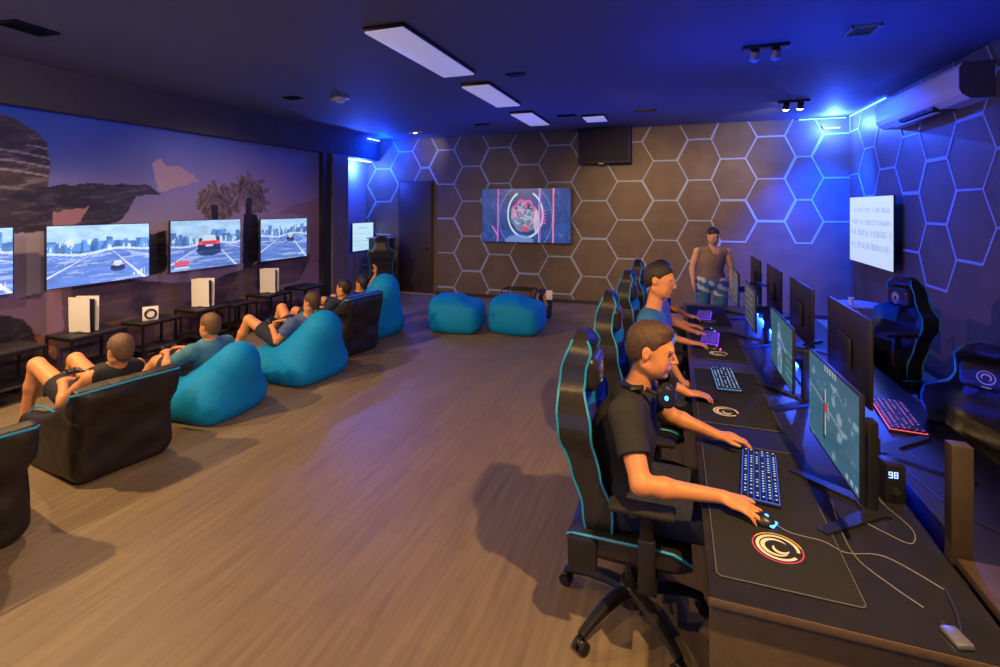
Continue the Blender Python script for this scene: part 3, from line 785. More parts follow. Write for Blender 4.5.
def arm_bag(label, x, y, ang, hb=.70):
    """black armchair-like bag with a cyan seam; faces local +X, origin under its middle"""
    t = thing('bean_bag', label, 'bean bag', (x, y, 0), ang, 'black bean bag armchairs with cyan seams')
    sd = SD(.0125)
    sd.rbox((.04, 0, .15), (.50, .30, .155), rad=.07, k=.05)
    for q in (-1, 1):
        c, s_ = math.cos(.10), math.sin(.10)
        sd.rbox((.02, q*.26, .20), (.46, .065, .19), R=[(c, 0, -s_), (0, 1, 0), (s_, 0, c)], rad=.055, k=.07)
    c, s_ = math.cos(.22), math.sin(.22)
    R = [(c, 0, s_), (0, 1, 0), (-s_, 0, c)]
    sd.rbox((-.40, 0, .36), (.085, .30, hb-.40), R=R, rad=.04, k=.05)
    sd.rbox((-.455, 0, hb-.12), (.055, .345, .115), R=R, rad=.03, k=.06)        # flared head end
    for q in (-1, 1): sd.cone((-.38, q*.25, hb-.16), (.10, q*.27, .32), .075, .05, k=.09)
    sd.ell((-.60, 0, .30), (.10, .40, .16), k=.06, neg=True)
    sd.clip((0, 0, 0.004), (0, 0, 1))
    def pinch(P):
        w = .012*np.sin(P[:, 2]*26+P[:, 0]*9)*np.sin(P[:, 1]*11); P = P.copy(); P[:, 0] += w; return P
    sd.build('cover', 'bagblack', t, world=False, smooth_it=2, disp=pinch)
    # cyan seam along the rear top edge, dropping at its corners
    zt = hb-.012
    pts = [(-.42, -.350, zt-.085), (-.475, -.352, zt-.03), (-.530, -.325, zt-.018), (-.542, -.15, zt-.012), (-.542, 0, zt-.010), (-.542, .15, zt-.012), (-.530, .325, zt-.018), (-.475, .352, zt-.03), (-.42, .350, zt-.085)]
    MB().tube(pts, .008, 'cyanpipe').build('piping', t)
    for q in (-1, 1):
        MB().tube([(.43, q*.30, .30), (.36, q*.26, .405), (.20, q*.26, .43), (.0, q*.27, .435), (-.2, q*.29, .47)], .007, 'cyanpipe').build('piping', t)
    return t
a1 = math.atan2(.16, -1.0)
bagB = arm_bag('black bean bag armchair with the boy holding a controller, second from the left edge', -4.29, 2.64, a1)
arm_bag('black bean bag armchair cut by the left edge of the photo', -4.08, 1.62, a1-.05)
arm_bag('black bean bag armchair with a cyan zigzag seam behind the dark-haired boy', -4.38, 5.72, a1, .80)

# ================================================================ LEFT PLAYERS
def A(el, wr, d, n, th, c=.6): return (el, wr, d, n, th, c)
def pad_controller(loc, rz, label):
    t = thing('game_controller', label, 'game controller', loc, rz, 'game controllers in the players\' hands')
    sd = SD(.006, .02); sd.ell((0, 0, 0), (.035, .055, .018), k=.02)
    for q in (-1, 1): sd.cone((0, q*.05, 0), (-.055, q*.065, -.012), .022, .014, k=.02)
    sd.build('shell', 'black' if 'black' in label else 'white', t, world=False)
    for q in (-1, 1): MB().cyl((.0, q*.028, .012), (.0, q*.028, .028), .009, 'rubber').build('thumbstick', t)
    return t
# P1 faces -X
person('person with fair brown hair and a black vest in the black bean bag', dict(
    head=(-4.06, 2.66, .84), face=(-1, .12, -.12), up=(-.15, 0, 1), pelvis=(-4.42, 2.69, .42), chest=(-4.22, 2.68, .58), neck=(-4.10, 2.67, .71),
    hips=[(-4.45, 2.58, .42), (-4.45, 2.80, .42)], sh=[(-4.16, 2.50, .66), (-4.14, 2.85, .66)],
    arms=[A((-4.36, 2.44, .47), (-4.55, 2.55, .56), (-.8, .5, .3), (-.2, 0, 1), (.3, 1, 0), .8), A((-4.32, 2.92, .50), (-4.56, 2.78, .56), (-.8, -.5, .3), (-.2, 0, 1), (.3, -1, 0), .8)],
    legs=[((-4.93, 2.58, .66), (-5.12, 2.58, .10), (-5.27, 2.58, .04)), ((-4.90, 2.84, .63), (-5.12, 2.86, .10), (-5.27, 2.88, .04))],
    hair='fair_hair', shirt='shirt_black', sleeve=0, trousers='shirt_black', tl=.50, shoem='white'), h=.0105, group=None)
pad_controller((-4.67, 2.67, .60), PI, 'black game controller held by the young person in the black vest')
person('boy with short brown hair and a teal t-shirt in a teal bean bag', dict(
    head=(-4.24, 3.60, .80), face=(-1, .05, -.05), pelvis=(-4.40, 3.68, .36), chest=(-4.30, 3.66, .50), neck=(-4.25, 3.62, .655),
    hips=[(-4.42, 3.57, .36), (-4.42, 3.79, .36)], sh=[(-4.30, 3.44, .58), (-4.27, 3.82, .58)],
    arms=[A((-4.56, 3.40, .44), (-4.76, 3.56, .50), (-.9, .3, .2), (0, -.2, 1), (.2, 1, .2), .7), A((-4.5, 3.90, .44), (-4.76, 3.74, .50), (-.9, -.3, .2), (0, .2, 1), (.2, -1, .2), .7)],
    legs=[((-4.90, 3.56, .40), (-5.25, 3.50, .10), (-5.42, 3.50, .05)), ((-4.90, 3.82, .40), (-5.25, 3.84, .10), (-5.42, 3.84, .05))],
    hair='fair_hair', shirt='shirt_teal', sleeve=.6, trousers='navy', tl=.8, shoem='white'), h=.0105)
pad_controller((-4.88, 3.65, .53), PI, 'black game controller in the hands of the boy in the teal shirt')
person('boy in a blue shirt and navy shorts reclining, bare knees up', dict(
    head=(-3.98, 4.72, .84), face=(-1, .10, -.05), up=(.1, 0, 1), pelvis=(-4.34, 4.74, .38), chest=(-4.16, 4.74, .52), neck=(-4.04, 4.72, .68),
    hips=[(-4.36, 4.63, .38), (-4.36, 4.86, .38)], sh=[(-4.13, 4.55, .61), (-4.08, 4.91, .62)],
    arms=[A((-4.28, 4.50, .42), (-4.46, 4.62, .54), (-.8, .5, .2), (-.2, -.2, 1), (.3, 1, .2), .7), A((-4.30, 4.98, .46), (-4.48, 4.84, .56), (-.8, -.5, .2), (-.2, .2, 1), (.3, -1, .2), .7)],
    legs=[((-4.82, 4.62, .60), (-5.05, 4.56, .10), (-5.20, 4.56, .04)), ((-4.66, 4.98, .68), (-4.95, 5.05, .10), (-5.10, 5.05, .04))],
    hair='brown_hair', shirt='shirt_indigo', sleeve=.55, trousers='navy', tl=.62, shoem='navy'), h=.0105)
pad_controller((-4.60, 4.73, .59), PI, 'black game controller in the hands of the reclining boy')
person('dark-haired boy in a dark t-shirt in the black bean bag with the zigzag seam', dict(
    head=(-4.26, 5.68, .84), face=(-1, -.05, .0), pelvis=(-4.50, 5.72, .42), chest=(-4.38, 5.72, .56), neck=(-4.28, 5.70, .68),
    hips=[(-4.52, 5.61, .42), (-4.52, 5.83, .42)], sh=[(-4.36, 5.53, .61), (-4.32, 5.89, .61)],
    arms=[A((-4.48, 5.47, .44), (-4.68, 5.60, .52), (-.8, .5, .2), (-.2, -.2, 1), (.3, 1, .2), .7), A((-4.46, 5.96, .46), (-4.68, 5.82, .52), (-.8, -.5, .2), (-.2, .2, 1), (.3, -1, .2), .7)],
    legs=[((-5.0, 5.60, .50), (-5.3, 5.60, .10), (-5.45, 5.60, .04)), ((-5.0, 5.86, .50), (-5.3, 5.86, .10), (-5.45, 5.86, .04))],
    hair='dark_hair', shirt='navy', sleeve=.55, trousers='navy', tl=.8, shoem='black'), h=.0105)
person('player almost hidden in the farthest teal bean bag, one hand raised', dict(
    head=(-4.66, 6.66, .74), face=(-1, .1, 0), pelvis=(-4.88, 6.68, .38), chest=(-4.76, 6.68, .50), neck=(-4.68, 6.67, .60),
    hips=[(-4.9, 6.57, .38), (-4.9, 6.79, .38)], sh=[(-4.74, 6.50, .53), (-4.70, 6.84, .53)],
    arms=[A((-4.90, 6.44, .42), (-5.0, 6.6, .50), (-.8, .5, .2), (-.2, -.2, 1), (.3, 1, .2), .7), A((-4.72, 7.0, .66), (-4.62, 7.0, .86), (.1, -.05, 1), (.8, .4, 0), (-.3, -1, 0), .35)],
    legs=[((-5.3, 6.56, .46), (-5.55, 6.56, .10), (-5.7, 6.56, .04)), ((-5.3, 6.8, .46), (-5.55, 6.8, .10), (-5.7, 6.8, .04))],
    hair='dark_hair', shirt='navy', sleeve=.55, trousers='navy', tl=.8), h=.0115)
# ================================================================ SCREENS
scr = {}
def smat(name, s, rough=.25):
    if name not in scr: scr[name] = attr_mat('screen_'+name, rough, s, False)
    return scr[name]
def race_pic(seed, car=None, badge=False, warm=0.0):
    def fn(U, W):
        n = fbm(U*9+seed, W*14, seed); n2 = fbm(U*26, W*5+seed, seed+4); n3 = fbm(U*6+seed*3, W*22, seed+8); img = np.ones(U.shape+(1,))*S(150, 175, 225)
        hz = .56+.05*np.sin(seed*1.7)+.04*(U-.5)
        sky = W > hz
        img = np.where(sky[..., None], S(175, 212, 250)*(.65+.65*n[..., None]), img)
        top = hz+.08+.32*fbm(np.floor(U*13)*1.37+seed, W*0+seed, seed+2, 2)
        blk = sky & (W < top)
        cellc = fbm(np.floor(U*13)*2.1, np.floor(W*7)*1.3+seed, seed+3, 2)
        img = np.where(blk[..., None], S(95, 145, 215)*(.35+1.5*cellc[..., None]), img)
        img = paint(img, blk & (n2 > .60), S(230, 242, 255), .7)
        img = paint(img, blk & (n2 < .36), S(40, 75, 150), .6)
        rx = (U-.55)/np.maximum(hz-W+.08, .02)
        road = ~sky
        img = np.where(road[..., None], S(100, 132, 212)*(.62+.8*n3[..., None]), img)
        img = paint(img, road & (fbm(rx*1.2+seed, W*30, seed+6) > .56), S(190, 210, 248), .55)
        for k, w_ in ((-1.25, .05), (.62, .035), (1.9, .06)): img = paint(img, road & (np.abs(rx-k) < w_), S(232, 240, 255), .75)
        img = paint(img, np.abs(W-hz-.03*np.sin(U*9+seed)) < .02, S(215, 232, 255), .8)
        if car:
            cx, cy, rr, col = car; X = (U-cx)/rr; Y = (W-cy)/(rr*1.5)
            img = paint(img, (X**2*.8+((Y+.55)/.5)**2) < 1, S(20, 40, 95), .85)
            img = paint(img, (np.abs(X) < 1-.25*np.clip(Y, 0, 1)) & (np.abs(Y) < .55), S(35, 55, 110))
            img = paint(img, (np.abs(X) < .95) & (np.abs(Y-.12) < .17), S(*col), .95)
            img = paint(img, (np.abs(X) < .66-.3*(Y-.3)) & (Y > .30) & (Y < .78), S(205, 222, 240))
            for q in (-1, 1): img = paint(img, (np.abs(X-q*.78) < .16) & (np.abs(Y-.12) < .10), S(255, 100, 80))
            img = paint(img, (np.abs(X) < .35) & (np.abs(Y+.12) < .08), S(225, 232, 240), .9)
        if badge:
            img = paint(img, (U > .05) & (U < .24) & (W > .10) & (W < .20), S(235, 90, 120)); img = paint(img, (U > .05) & (U < .24) & (W > .05) & (W < .075), S(240, 240, 255))
        else: img = paint(img, (U > .80) & (U < .95) & (W > .06) & (W < .09+.10*((U-.8)/.15)) & (np.sin(U*160) > -.2), S(235, 242, 255), .8)
        return img
    return fn
def face_pic(U, W):
    x = (U-.5)*1.72; y = W-.5; n = fbm(U*7, W*7, 5); img = S(40, 75, 150)*(.5+1.0*n[..., None])
    r = np.hypot((x)/.34, (y-.02)/.43); a = np.arctan2(y, x)
    img = paint(img, (np.abs(r-1) < .045) & ((np.abs(a-1.57) > .35)), S(215, 240, 240), .9)
    r2 = np.hypot((x+.02)/.25, (y)/.30)
    img = paint(img, (np.abs(r2-.9+.06*np.sin(a*9)) < .10) & (y > -.05), S(240, 90, 170), .85)
    img = paint(img, (r2 < .8), S(35, 60, 110)); img = paint(img, (r2 < .8) & (fbm(U*26, W*20, 12) > .56), S(150, 190, 235), .85)
    img = paint(img, (r2 < .8) & (fbm(U*24+8, W*18, 15) > .60), S(235, 110, 180), .8)
    swl = np.abs(np.sin(r2*30+a*3+n*6)) > .82; img = paint(img, (r2 < 1.05) & swl & (y < .12), S(200, 225, 245), .7)
    img = paint(img, (np.abs(np.sin(x*22+n*9)*.5+y*1.2) < .03) & (r > 1.05), S(110, 150, 230), .35)
    img = paint(img, np.abs(np.hypot((x)/.52, (y+.05)/.62)-1) < .012, S(120, 170, 230), .6)
    img = paint(img, np.hypot((x-.22)/.06, (y+.12)/.22) < 1, S(230, 200, 225), .75)
    img = paint(img, np.hypot((x-.0)/.07, (y+.25)/.05) < 1, S(230, 60, 90), .8)
    for cx, col, w_ in ((.185, (225, 110, 215), .007), (.812, (255, 130, 160), .009), (.668, (200, 90, 210), .006), (.655, (190, 200, 245), .004)):
        img = paint(img, np.abs(U-cx-.008*(W-.5)) < w_, S(*col), .95)
    img = paint(img, (np.abs((U-.10)-(.35-W)*.35) < .01) & (W < .30) & (W > .12), S(210, 120, 230), .9)
    img = paint(img, (np.abs(U-.70) < .025) & (np.sin(W*110) > 0) & (W < .62) & (W > .33), S(240, 110, 200), .8)
    img = paint(img, (np.hypot((U-.43)/.16, (W-.02)/.12) < 1), S(120, 150, 220), .8)
    return img
def list_pic(rows, seed, tint=(205, 225, 255)):
    def fn(U, W):
        img = np.ones(U.shape+(1,))*S(*tint)*(1.0-.12*(1-W)[..., None])
        rs = np.random.RandomState(seed)
        for (z, x0, x1, hh) in rows:
            cell = np.floor(U*46); g = rs.rand(64)[np.clip(cell.astype(int), 0, 63)]; fr = U*46-cell
            glyph = (g > .22) & (fr > .12) & (fr < .82) & (((W-z)/hh*2+g*3) % 1.0 > .32)
            img = paint(img, (np.abs(W-z) < hh) & (U > x0) & (U < x1) & glyph, S(105, 115, 155), .6)
            img = paint(img, (np.abs(W-z) < hh*.5) & (np.abs(U-x0+.05) < .010), S(110, 120, 160), .8)
        return img
    return fn
def shooter_pic(kind):
    def fn(U, W):
        n = fbm(U*4+kind, W*5, 30+kind); n2 = fbm(U*9+3, W*9+kind*3, 60)
        if kind == 0:
            img = S(70, 130, 160)*(.75+.6*n[..., None])
            img = paint(img, np.clip((n2-.56)*9, 0, 1)*(W < .85), S(190, 225, 235), .7)
            ln = np.abs(W-.52+(U-.4)*.25) < .012; img = paint(img, ln & (U < .75), S(215, 235, 240), .6)
            img = paint(img, np.abs((U-.37)-.06*(W-.4)) < .012+.02*(W < .52)*(W > .40), S(225, 235, 240)*1.0) if False else img
            img = paint(img, (np.abs(U-.36) < .022*(1.25-W)) & (W < .66) & (W > .12), S(30, 45, 70), .9)
            img = paint(img, (np.abs(U-.385) < .012) & (W < .72) & (W > .18), S(235, 240, 245), .9)
            img = paint(img, (np.hypot((U-.39)/.035, (W-.50)/.06) < 1), S(225, 60, 60), .9)
            img = paint(img, (W > .93) & (U > .35) & (U < .62) & (np.sin(U*120) > 0), S(235, 240, 250), .8)
            img = paint(img, (W < .08) & (U > .75) & (np.sin(U*80) > -.2) & (W > .03), S(220, 235, 245), .7)
        elif kind == 1:
            img = S(65, 125, 130)*(.6+.7*n[..., None])
            body = (np.hypot((U-.42)/.08, (W-.78)/.09) < 1) | (np.hypot((U-.44)/.12, (W-.52)/.19) < 1) | ((np.abs(U-.38-.10*(.4-W)) < .045) & (W < .42)) | ((np.abs(U-.54+.14*(.4-W)) < .045) & (W < .42)) | (np.abs(W-.60+.5*(U-.55)) < .03) & (U > .45) & (U < .75)
            img = paint(img, body, S(165, 205, 235)*1.0, .9)
            img = paint(img, body & (n2 > .52), S(80, 120, 190), .8)
            img = paint(img, (U > .72) & (np.sin(W*50) > .3) & (W < .6) & (W > .1), S(120, 190, 205), .5)
        else:
            img = S(140, 150, 165)*(.45+.5*n[..., None])
            img = paint(img, (np.sin(W*38) > .45) & (U > .15) & (U < .8) & (n2 > .38), S(215, 220, 225), .8)
        return img
    return fn

def wall_tv(label, P, w_, h_, face, fn, strength, group=None, thick=.05, nu=150, nv=86, standoff=.12, arms=True):
    """P centre of the panel back, face = direction angle the screen faces; local: screen faces -Y"""
    t = thing('television', label, 'television', P, face, group)
    a, b = w_/2, h_/2
    MB().box((-a, -.0, -b), (a, thick*.5, b), 'black', .004).box((-a*.7, thick*.5, -b*.7), (a*.7, thick, b*.5), 'black', .01).build('casing', t)
    fb = MB(); e = .008
    for lo, hi in (((-a, -b), (a, -b+e)), ((-a, b-e), (a, b)), ((-a, -b), (-a+e, b)), ((a-e, -b), (a, b))): fb.box((lo[0], -.010, lo[1]), (hi[0], 0, hi[1]), 'black')
    fb.build('bezel', t, smooth=False)
    grid_pic('screen', fn, nu, nv, ((-a+e, -.006, -b+e), (a-e, -.006, -b+e), (-a+e, -.006, b-e)), t, smat('s%d' % round(strength*100), strength))
    if arms:
        MB().box((-.12, thick, -.12), (.12, thick+.01, .12), 'blackmetal').box((-.03, thick+.01, -.02), (.03, standoff+thick, .02), 'blackmetal').build('wall_mount', t)
    return t
# left wall televisions: screen faces +X => local -Y must point to +X : rotate by +90deg
G1 = 'televisions in a row on the mural wall'
TX = -6.44; E1 = 1.25
wall_tv('television cut off by the left edge of the photo, bright blue-white game', (TX, 2.60, 1.40), 1.14, .69, PI/2, race_pic(1), E1, G1)
wall_tv('largest-looking television on the mural wall, city racing game, second from left edge', (TX, 4.01, 1.395), 1.13, .70, PI/2, race_pic(2, (.66, .28, .07, (190, 205, 240))), E1, G1)
wall_tv('television showing a racing car from behind with a pink badge, middle of the mural', (TX, 5.43, 1.41), 1.16, .71, PI/2, race_pic(3, (.52, .50, .16, (215, 70, 90)), True), E1*.8, G1)
wall_tv('smallest-looking television on the mural wall, nearest the dark column', (TX, 6.95, 1.395), 1.10, .71, PI/2, race_pic(8, (.62, .55, .08, (150, 190, 200))), E1*.8, G1)
wall_tv('wide wall television on the hexagon back wall showing a neon blue and pink figure', (-2.93, 9.90, 1.775), 1.92, 1.13, 0, face_pic, .85, None, nu=240, nv=140, standoff=.045)
rowsR = [(.80, .18, .95, .035), (.62, .12, .95, .04), (.46, .12, .97, .045), (.27, .12, .93, .045)]
t = wall_tv('large white screen with lines of grey text on the right wall', (2.70, 8.69, 1.60), 1.74, 1.02, -PI/2, list_pic(rowsR, 4), 1.0, None, nu=240, nv=120, standoff=.09, thick=.02)
t = wall_tv('small pale blue screen on the blue-lit wall in the far left corner', (-6.62, 9.52, 1.285), .80, .63, PI/2, list_pic([(.82, .3, .75, .03), (.62, .15, .9, .02), (.35, .1, .9, .02), (.2, .1, .9, .015)], 9, (190, 230, 250)), 1.05, None, nu=110, nv=60, standoff=.20)

# ================================================================ CONSOLES AND SIDE TABLES
def side_table(x0, x1, y0, y1, zt, label, shelf=True, group='thin black side tables below the televisions'):
    t = thing('side_table', label, 'side table', ((x0+x1)/2, (y0+y1)/2, 0), 0, group)
    a, b = (x1-x0)/2, (y1-y0)/2
    MB().box((-a, -b, zt-.022), (a, b, zt), 'dark', .004).build('tabletop', t)
    for sx in (-1, 1):
        for sy in (-1, 1): MB().box((sx*(a-.012)-.011, sy*(b-.012)-.011, 0), (sx*(a-.012)+.011, sy*(b-.012)+.011, zt-.022), 'blackmetal').build('leg', t, smooth=False)
    if shelf: MB().box((-a+.02, -b+.02, .16), (a-.02, b-.02, .175), 'dark', .003).build('shelf', t)
    fb = MB()
    for sy in (-1, 1): fb.box((-a, sy*(b-.012)-.008, zt-.045), (a, sy*(b-.012)+.008, zt-.022), 'blackmetal')
    for sx in (-1, 1): fb.box((sx*(a-.012)-.008, -b, zt-.045), (sx*(a-.012)+.008, b, zt-.022), 'blackmetal')
    fb.build('apron', t, smooth=False)
    return t
side_table(-6.55, -6.10, 2.60, 3.28, .54, 'black side table at the left edge of the photo, nothing on it')
side_table(-6.55, -6.10, 3.50, 4.08, .54, 'black side table under the nearest white console')
side_table(-6.52, -6.14, 4.28, 4.80, .52, 'black side table carrying the small white speaker with a black ring')
side_table(-6.55, -6.10, 5.00, 5.52, .54, 'black side table under the middle white console')
side_table(-6.52, -6.14, 5.64, 6.06, .50, 'low black side table between the middle and farthest consoles')
side_table(-6.55, -6.10, 6.22, 6.75, .54, 'black side table under the farthest white console')
side_table(-6.50, -6.05, 7.0, 7.55, .54, 'dark side table at the end of the mural by the column')
def console(x, y, z, label, ref=None):
    t = thing('game_console', label, 'game console', (x, y, z), .24, 'white upright game consoles')
    MB().box((-.125, -.032, .02), (.120, .032, .375), 'black', .008).build('core', t)
    for q in (-1, 1):
        vs = []; fs = []; nx_, nz_ = 8, 10
        for s_ in (0, 1):
            for i in range(nx_+1):
                for j in range(nz_+1):
                    u = i/nx_; v = j/nz_; xx = -.13+.27*u*(1 if v < .9 else 1); zz = .008+.39*v+.006*u
                    flare = .014*u**3+.010*v**4
                    vs.append((xx, q*(.034+s_*.006+flare+.006*math.sin(PI*v)), zz))
        W_ = nz_+1; B_ = (nx_+1)*W_
        for i in range(nx_):
            for j in range(nz_):
                a_ = i*W_+j; fs.append((a_, a_+1, a_+W_+1, a_+W_)); fs.append((a_+B_, a_+W_+B_, a_+W_+1+B_, a_+1+B_))
        rim = [i*W_ for i in range(nx_+1)]+[nx_*W_+j for j in range(1, W_)]+[i*W_+nz_ for i in range(nx_-1, -1, -1)]+[j for j in range(nz_-1, 0, -1)]
        for i in range(len(rim)): a_, b_ = rim[i], rim[(i+1) % len(rim)]; fs.append((a_, b_, b_+B_, a_+B_))
        MB().add(vs, fs, 'white').build('side_plate', t)
    MB().lathe([(.075, 0), (.08, .006), (.05, .02)], 'black').build('stand', t)
    return t
console(-6.29, 3.72, .54, 'white upright game console nearest the camera, below the second television')
console(-6.29, 5.22, .54, 'white upright game console in the middle, below the racing car television')
console(-6.29, 6.44, .54, 'white upright game console farthest along, below the last television')
t = thing('small_speaker', 'small white square speaker with a black ring on a side table', 'speaker', (-6.27, 4.47, .52), -.6)
MB().box((-.03, -.085, 0), (.05, .085, .17), 'white', .012).build('housing', t)
MB().tube([(.054, .055*math.cos(2*PI*i/24), .085+.055*math.sin(2*PI*i/24)) for i in range(24)], .012, 'black', close=True).build('ring', t)
# far left corner: chair and dark cabinet
t = thing('cabinet', 'tall dark cabinet in the far left corner beside the small screen', 'cabinet', (-6.27, 9.72, 0))
MB().box((-.2, -.2, .03), (.2, .2, 1.24), 'dark', .006).build('body', t)
MB().box((-.19, -.215, .05), (.19, -.2, 1.2), 'door', .004).build('door', t)
MB().box((-.23, -.24, 1.24), (.23, .22, 1.265), 'bluewall', .004).build('top', t)
MB().cyl((.14, -.24, .75), (.14, -.24, .95), .006, 'silver').build('handle', t)
# dark bag and wire stand by the back wall
t = thing('backpack', 'dark backpack with tan straps and a white card, behind the right low teal bean bag', 'backpack', (-2.18, 8.45, 0), .2)
sd = SD(.012); sd.rbox((0, 0, .24), (.16, .12, .24), rad=.09, k=.05).ell((0, -.10, .17), (.12, .07, .14), k=.04).ell((0, 0, .43), (.12, .10, .09), k=.04).clip((0, 0, .003), (0, 0, 1)); sd.build('bag_body', 'navy', t, world=False)
for q in (-.07, .05): MB().tube([(q, -.12, .46), (q-.02, -.19, .40), (q+.02, -.20, .28), (q, -.17, .16)], .012, 'tan', sx=1.8).build('strap', t)
MB().box((.06, -.17, .36), (.17, -.155, .52), 'white', .003).build('card', t)
t = thing('wire_rack', 'low black wire rack against the back wall, left of the backpack', 'rack', (-2.75, 8.9, 0))
for q in (-.28, .28): MB().tube([(q, -.2, .0), (q, -.2, .42), (q, .2, .42), (q, .2, 0)], .010, 'blackmetal').build('side_frame', t)
MB().box((-.28, -.2, .20), (.28, .2, .212), 'dark', .002).build('shelf', t)
mb = MB()
for i in range(6): mb.tube([(-.28, -.2+.08*i, .42), (.28, -.2+.08*i, .42)], .006, 'blackmetal', 6)
mb.build('top_grid', t)

# ================================================================ DESKS
def desk(x0, x1, y0, y1, label, ends=True):
    t = thing('desk', label, 'desk', ((x0+x1)/2, y0, 0), 0, None); a = (x1-x0)/2; L = y1-y0
    MB().box((-a, 0, .722), (a, L, .75), 'desk', .003).build('desktop', t)
    MB().box((-a-.003, -.004, .7235), (a+.003, -.001, .7485), 'deskedge', .001).build('edge_band', t)
    MB().box((-a+.003, .02, .02), (a-.003, .045, .7215), 'panel').build('end_panel', t, smooth=False)
    MB().box((-a+.003, L-.045, .02), (a-.003, L-.02, .7215), 'panel').build('end_panel', t, smooth=False)
    n = int(L/1.25)
    for i in range(1, n):
        MB().box((-a+.12, L*i/n-.0125, .02), (a-.02, L*i/n+.0125, .7215), 'dark').build('divider_panel', t, smooth=False)
    MB().box((a-.04 if x0 < .5 else -a+.02, .05, .30), (a-.02 if x0 < .5 else -a+.04, L-.05, .7215), 'dark').build('modesty_panel', t, smooth=False)
    return t
desk(.10, .875, 1.66, 6.64, 'long black desk of the left row where the players sit, brown end panel')
desk(.955, 1.42, 1.15, 6.45, 'long black desk of the right row with the red-lit keyboard')
t = thing('cable_tray', 'black cable channel in the gap between the two long desks', 'cable tray', (.915, 1.7, 0))
MB().box((-.03, 0, .64), (.03, 4.7, .66), 'black').build('tray', t, smooth=False)
for i in range(4): MB().box((-.028, .3+i*1.3, 0), (.028, .34+i*1.3, .64), 'black').build('support', t, smooth=False)
# brown board post
t = thing('board_post', 'brown upright board on a grey foot between the two desks, lower right', 'post', (.905, 2.10, .75))
MB().box((-.030, -.025, .0), (.030, .025, .40), 'wood', .003).build('upright', t)
MB().box((-.02, -.42, .0), (.10, -.031, .03), 'wood', .003).build('foot', t)

def ring_arc(mb, c, r0, r1, a0, a1, z, m, n=40, taper=False, tilt=0.0, sy=1.0):
    vs = []; fs = []
    for i in range(n+1):
        t = a0+(a1-a0)*i/n; f = math.sin(PI*i/n)**.6 if taper else 1.0
        rm = (r0+r1)/2; h = (r1-r0)/2*f
        for r in (rm-h, rm+h): vs.append((c[0]+r*math.cos(t), c[1]+r*math.sin(t)*sy, z)); 
    for i in range(n): fs.append((2*i, 2*i+1, 2*i+3, 2*i+2))
    mb.add(vs, fs, m)
M['rim'] = mat('logo_rim', (0.7, 0.45, 0.02), .7); M['rim2'] = mat('logo_rim_pink', (0.55, 0.05, 0.2), .7)
def mouse_mat(x, y, w_, l_, label, lx, ly, colour=True):
    t = thing('desk_mat', label, 'desk mat', (x, y, .75), 0, 'black desk mats with a round white logo')
    def rr(a, b, r, n=6):
        P = []
        for cx, cy, s0 in ((a-r, b-r, 0), (-a+r, b-r, 1), (-a+r, -b+r, 2), (a-r, -b+r, 3)):
            for i in range(n+1): th = PI/2*(s0+i/n); P.append((cx+r*math.cos(th), cy+r*math.sin(th)))
        return P
    MB().prism(rr(w_/2, l_/2, .02), 0.0005, .004, 'matcloth').build('cloth', t, smooth=False)
    MB().tube([(p[0], p[1], .0042) for p in rr(w_/2-.004, l_/2-.004, .018)], .0016, 'stitch', 5, close=True).build('stitched_edge', t)
    lg = MB(); c = (lx, ly)
    if colour:
        ring_arc(lg, c, .076, .081, .2, 2.6, .0046, 'rim'); ring_arc(lg, c, .076, .081, 2.6, 6.48, .0046, 'rim2')
    ring_arc(lg, c, .058, .069, -.15, 5.6, .0047, 'logo')
    ring_arc(lg, (c[0]-.004, c[1]), .036, .050, .6, 5.5, .0047, 'logo', taper=True)
    ring_arc(lg, (c[0]+.010, c[1]-.004), .018, .030, 2.6, 6.0, .0047, 'logo', taper=True)
    lg.build('logo', t, smooth=False)
    return t
mouse_mat(.335, 2.25, .42, .99, 'black desk mat nearest the camera with a white logo rimmed yellow and pink', .005, -.28)
mouse_mat(.335, 3.48, .42, .99, 'black desk mat with a plain white logo beside the second keyboard', -.055, -.30, False)
mouse_mat(.335, 4.72, .42, .99, 'black desk mat under the violet-lit keyboard, third from the camera', 0, -.30, False)
mouse_mat(.335, 5.95, .42, .99, 'black desk mat at the far end of the left desk', 0, -.30, False)

def keyboard(loc, rz, glowm, legend, label, L=.45, W=.15):
    t = thing('keyboard', label, 'keyboard', loc, rz, 'backlit keyboards')
    MB().box((-W/2, -L/2, 0), (W/2, L/2, .014), 'black', .004).build('case', t)
    MB().box((-W/2+.004, -L/2+.004, .0141), (W/2-.004, L/2-.004, .0165), glowm).build('backlight', t, smooth=False)
    kb = MB(); lg = MB(); rows = 6; cols = 20; pr = (W-.014)/rows; pc = (L-.014)/cols; rs = random.Random(5)
    for i in range(rows):
        j = 0
        while j < cols:
            wd = 1
            if i == 0 and j == 4: wd = 6
            elif rs.random() < .10: wd = 2
            wd = min(wd, cols-j)
            x0 = -W/2+.007+pr*i; y1 = L/2-.007-pc*j; y0 = y1-pc*wd
            kb.box((x0+.0016, y0+.0016, .0165), (x0+pr-.0016, y1-.0016, .027), 'black')
            if rs.random() < .9:
                cx, cy = (x0+x0+pr)/2+.002, (y0+y1)/2; 
                lg.box((cx-.0045, cy-.0035, .0270), (cx+.0035, cy+.0030, .0273), legend)
            j += wd
    kb.build('keys', t, smooth=False)['kind'] = 'stuff'
    lg.build('key_legends', t, smooth=False)['kind'] = 'stuff'
    return t
keyboard((.352, 2.45, .7545), -.13, 'keyblue', 'legend', 'blue-lit keyboard under the hands of the nearest player')
keyboard((.325, 3.74, .7545), .03, 'keycyan', 'legend', 'keyboard with pale cyan keys and pink edge, second from the camera')
keyboard((.30, 4.86, .7545), -.1, 'keyviolet', 'legend_violet', 'violet-lit keyboard, third in the left row')
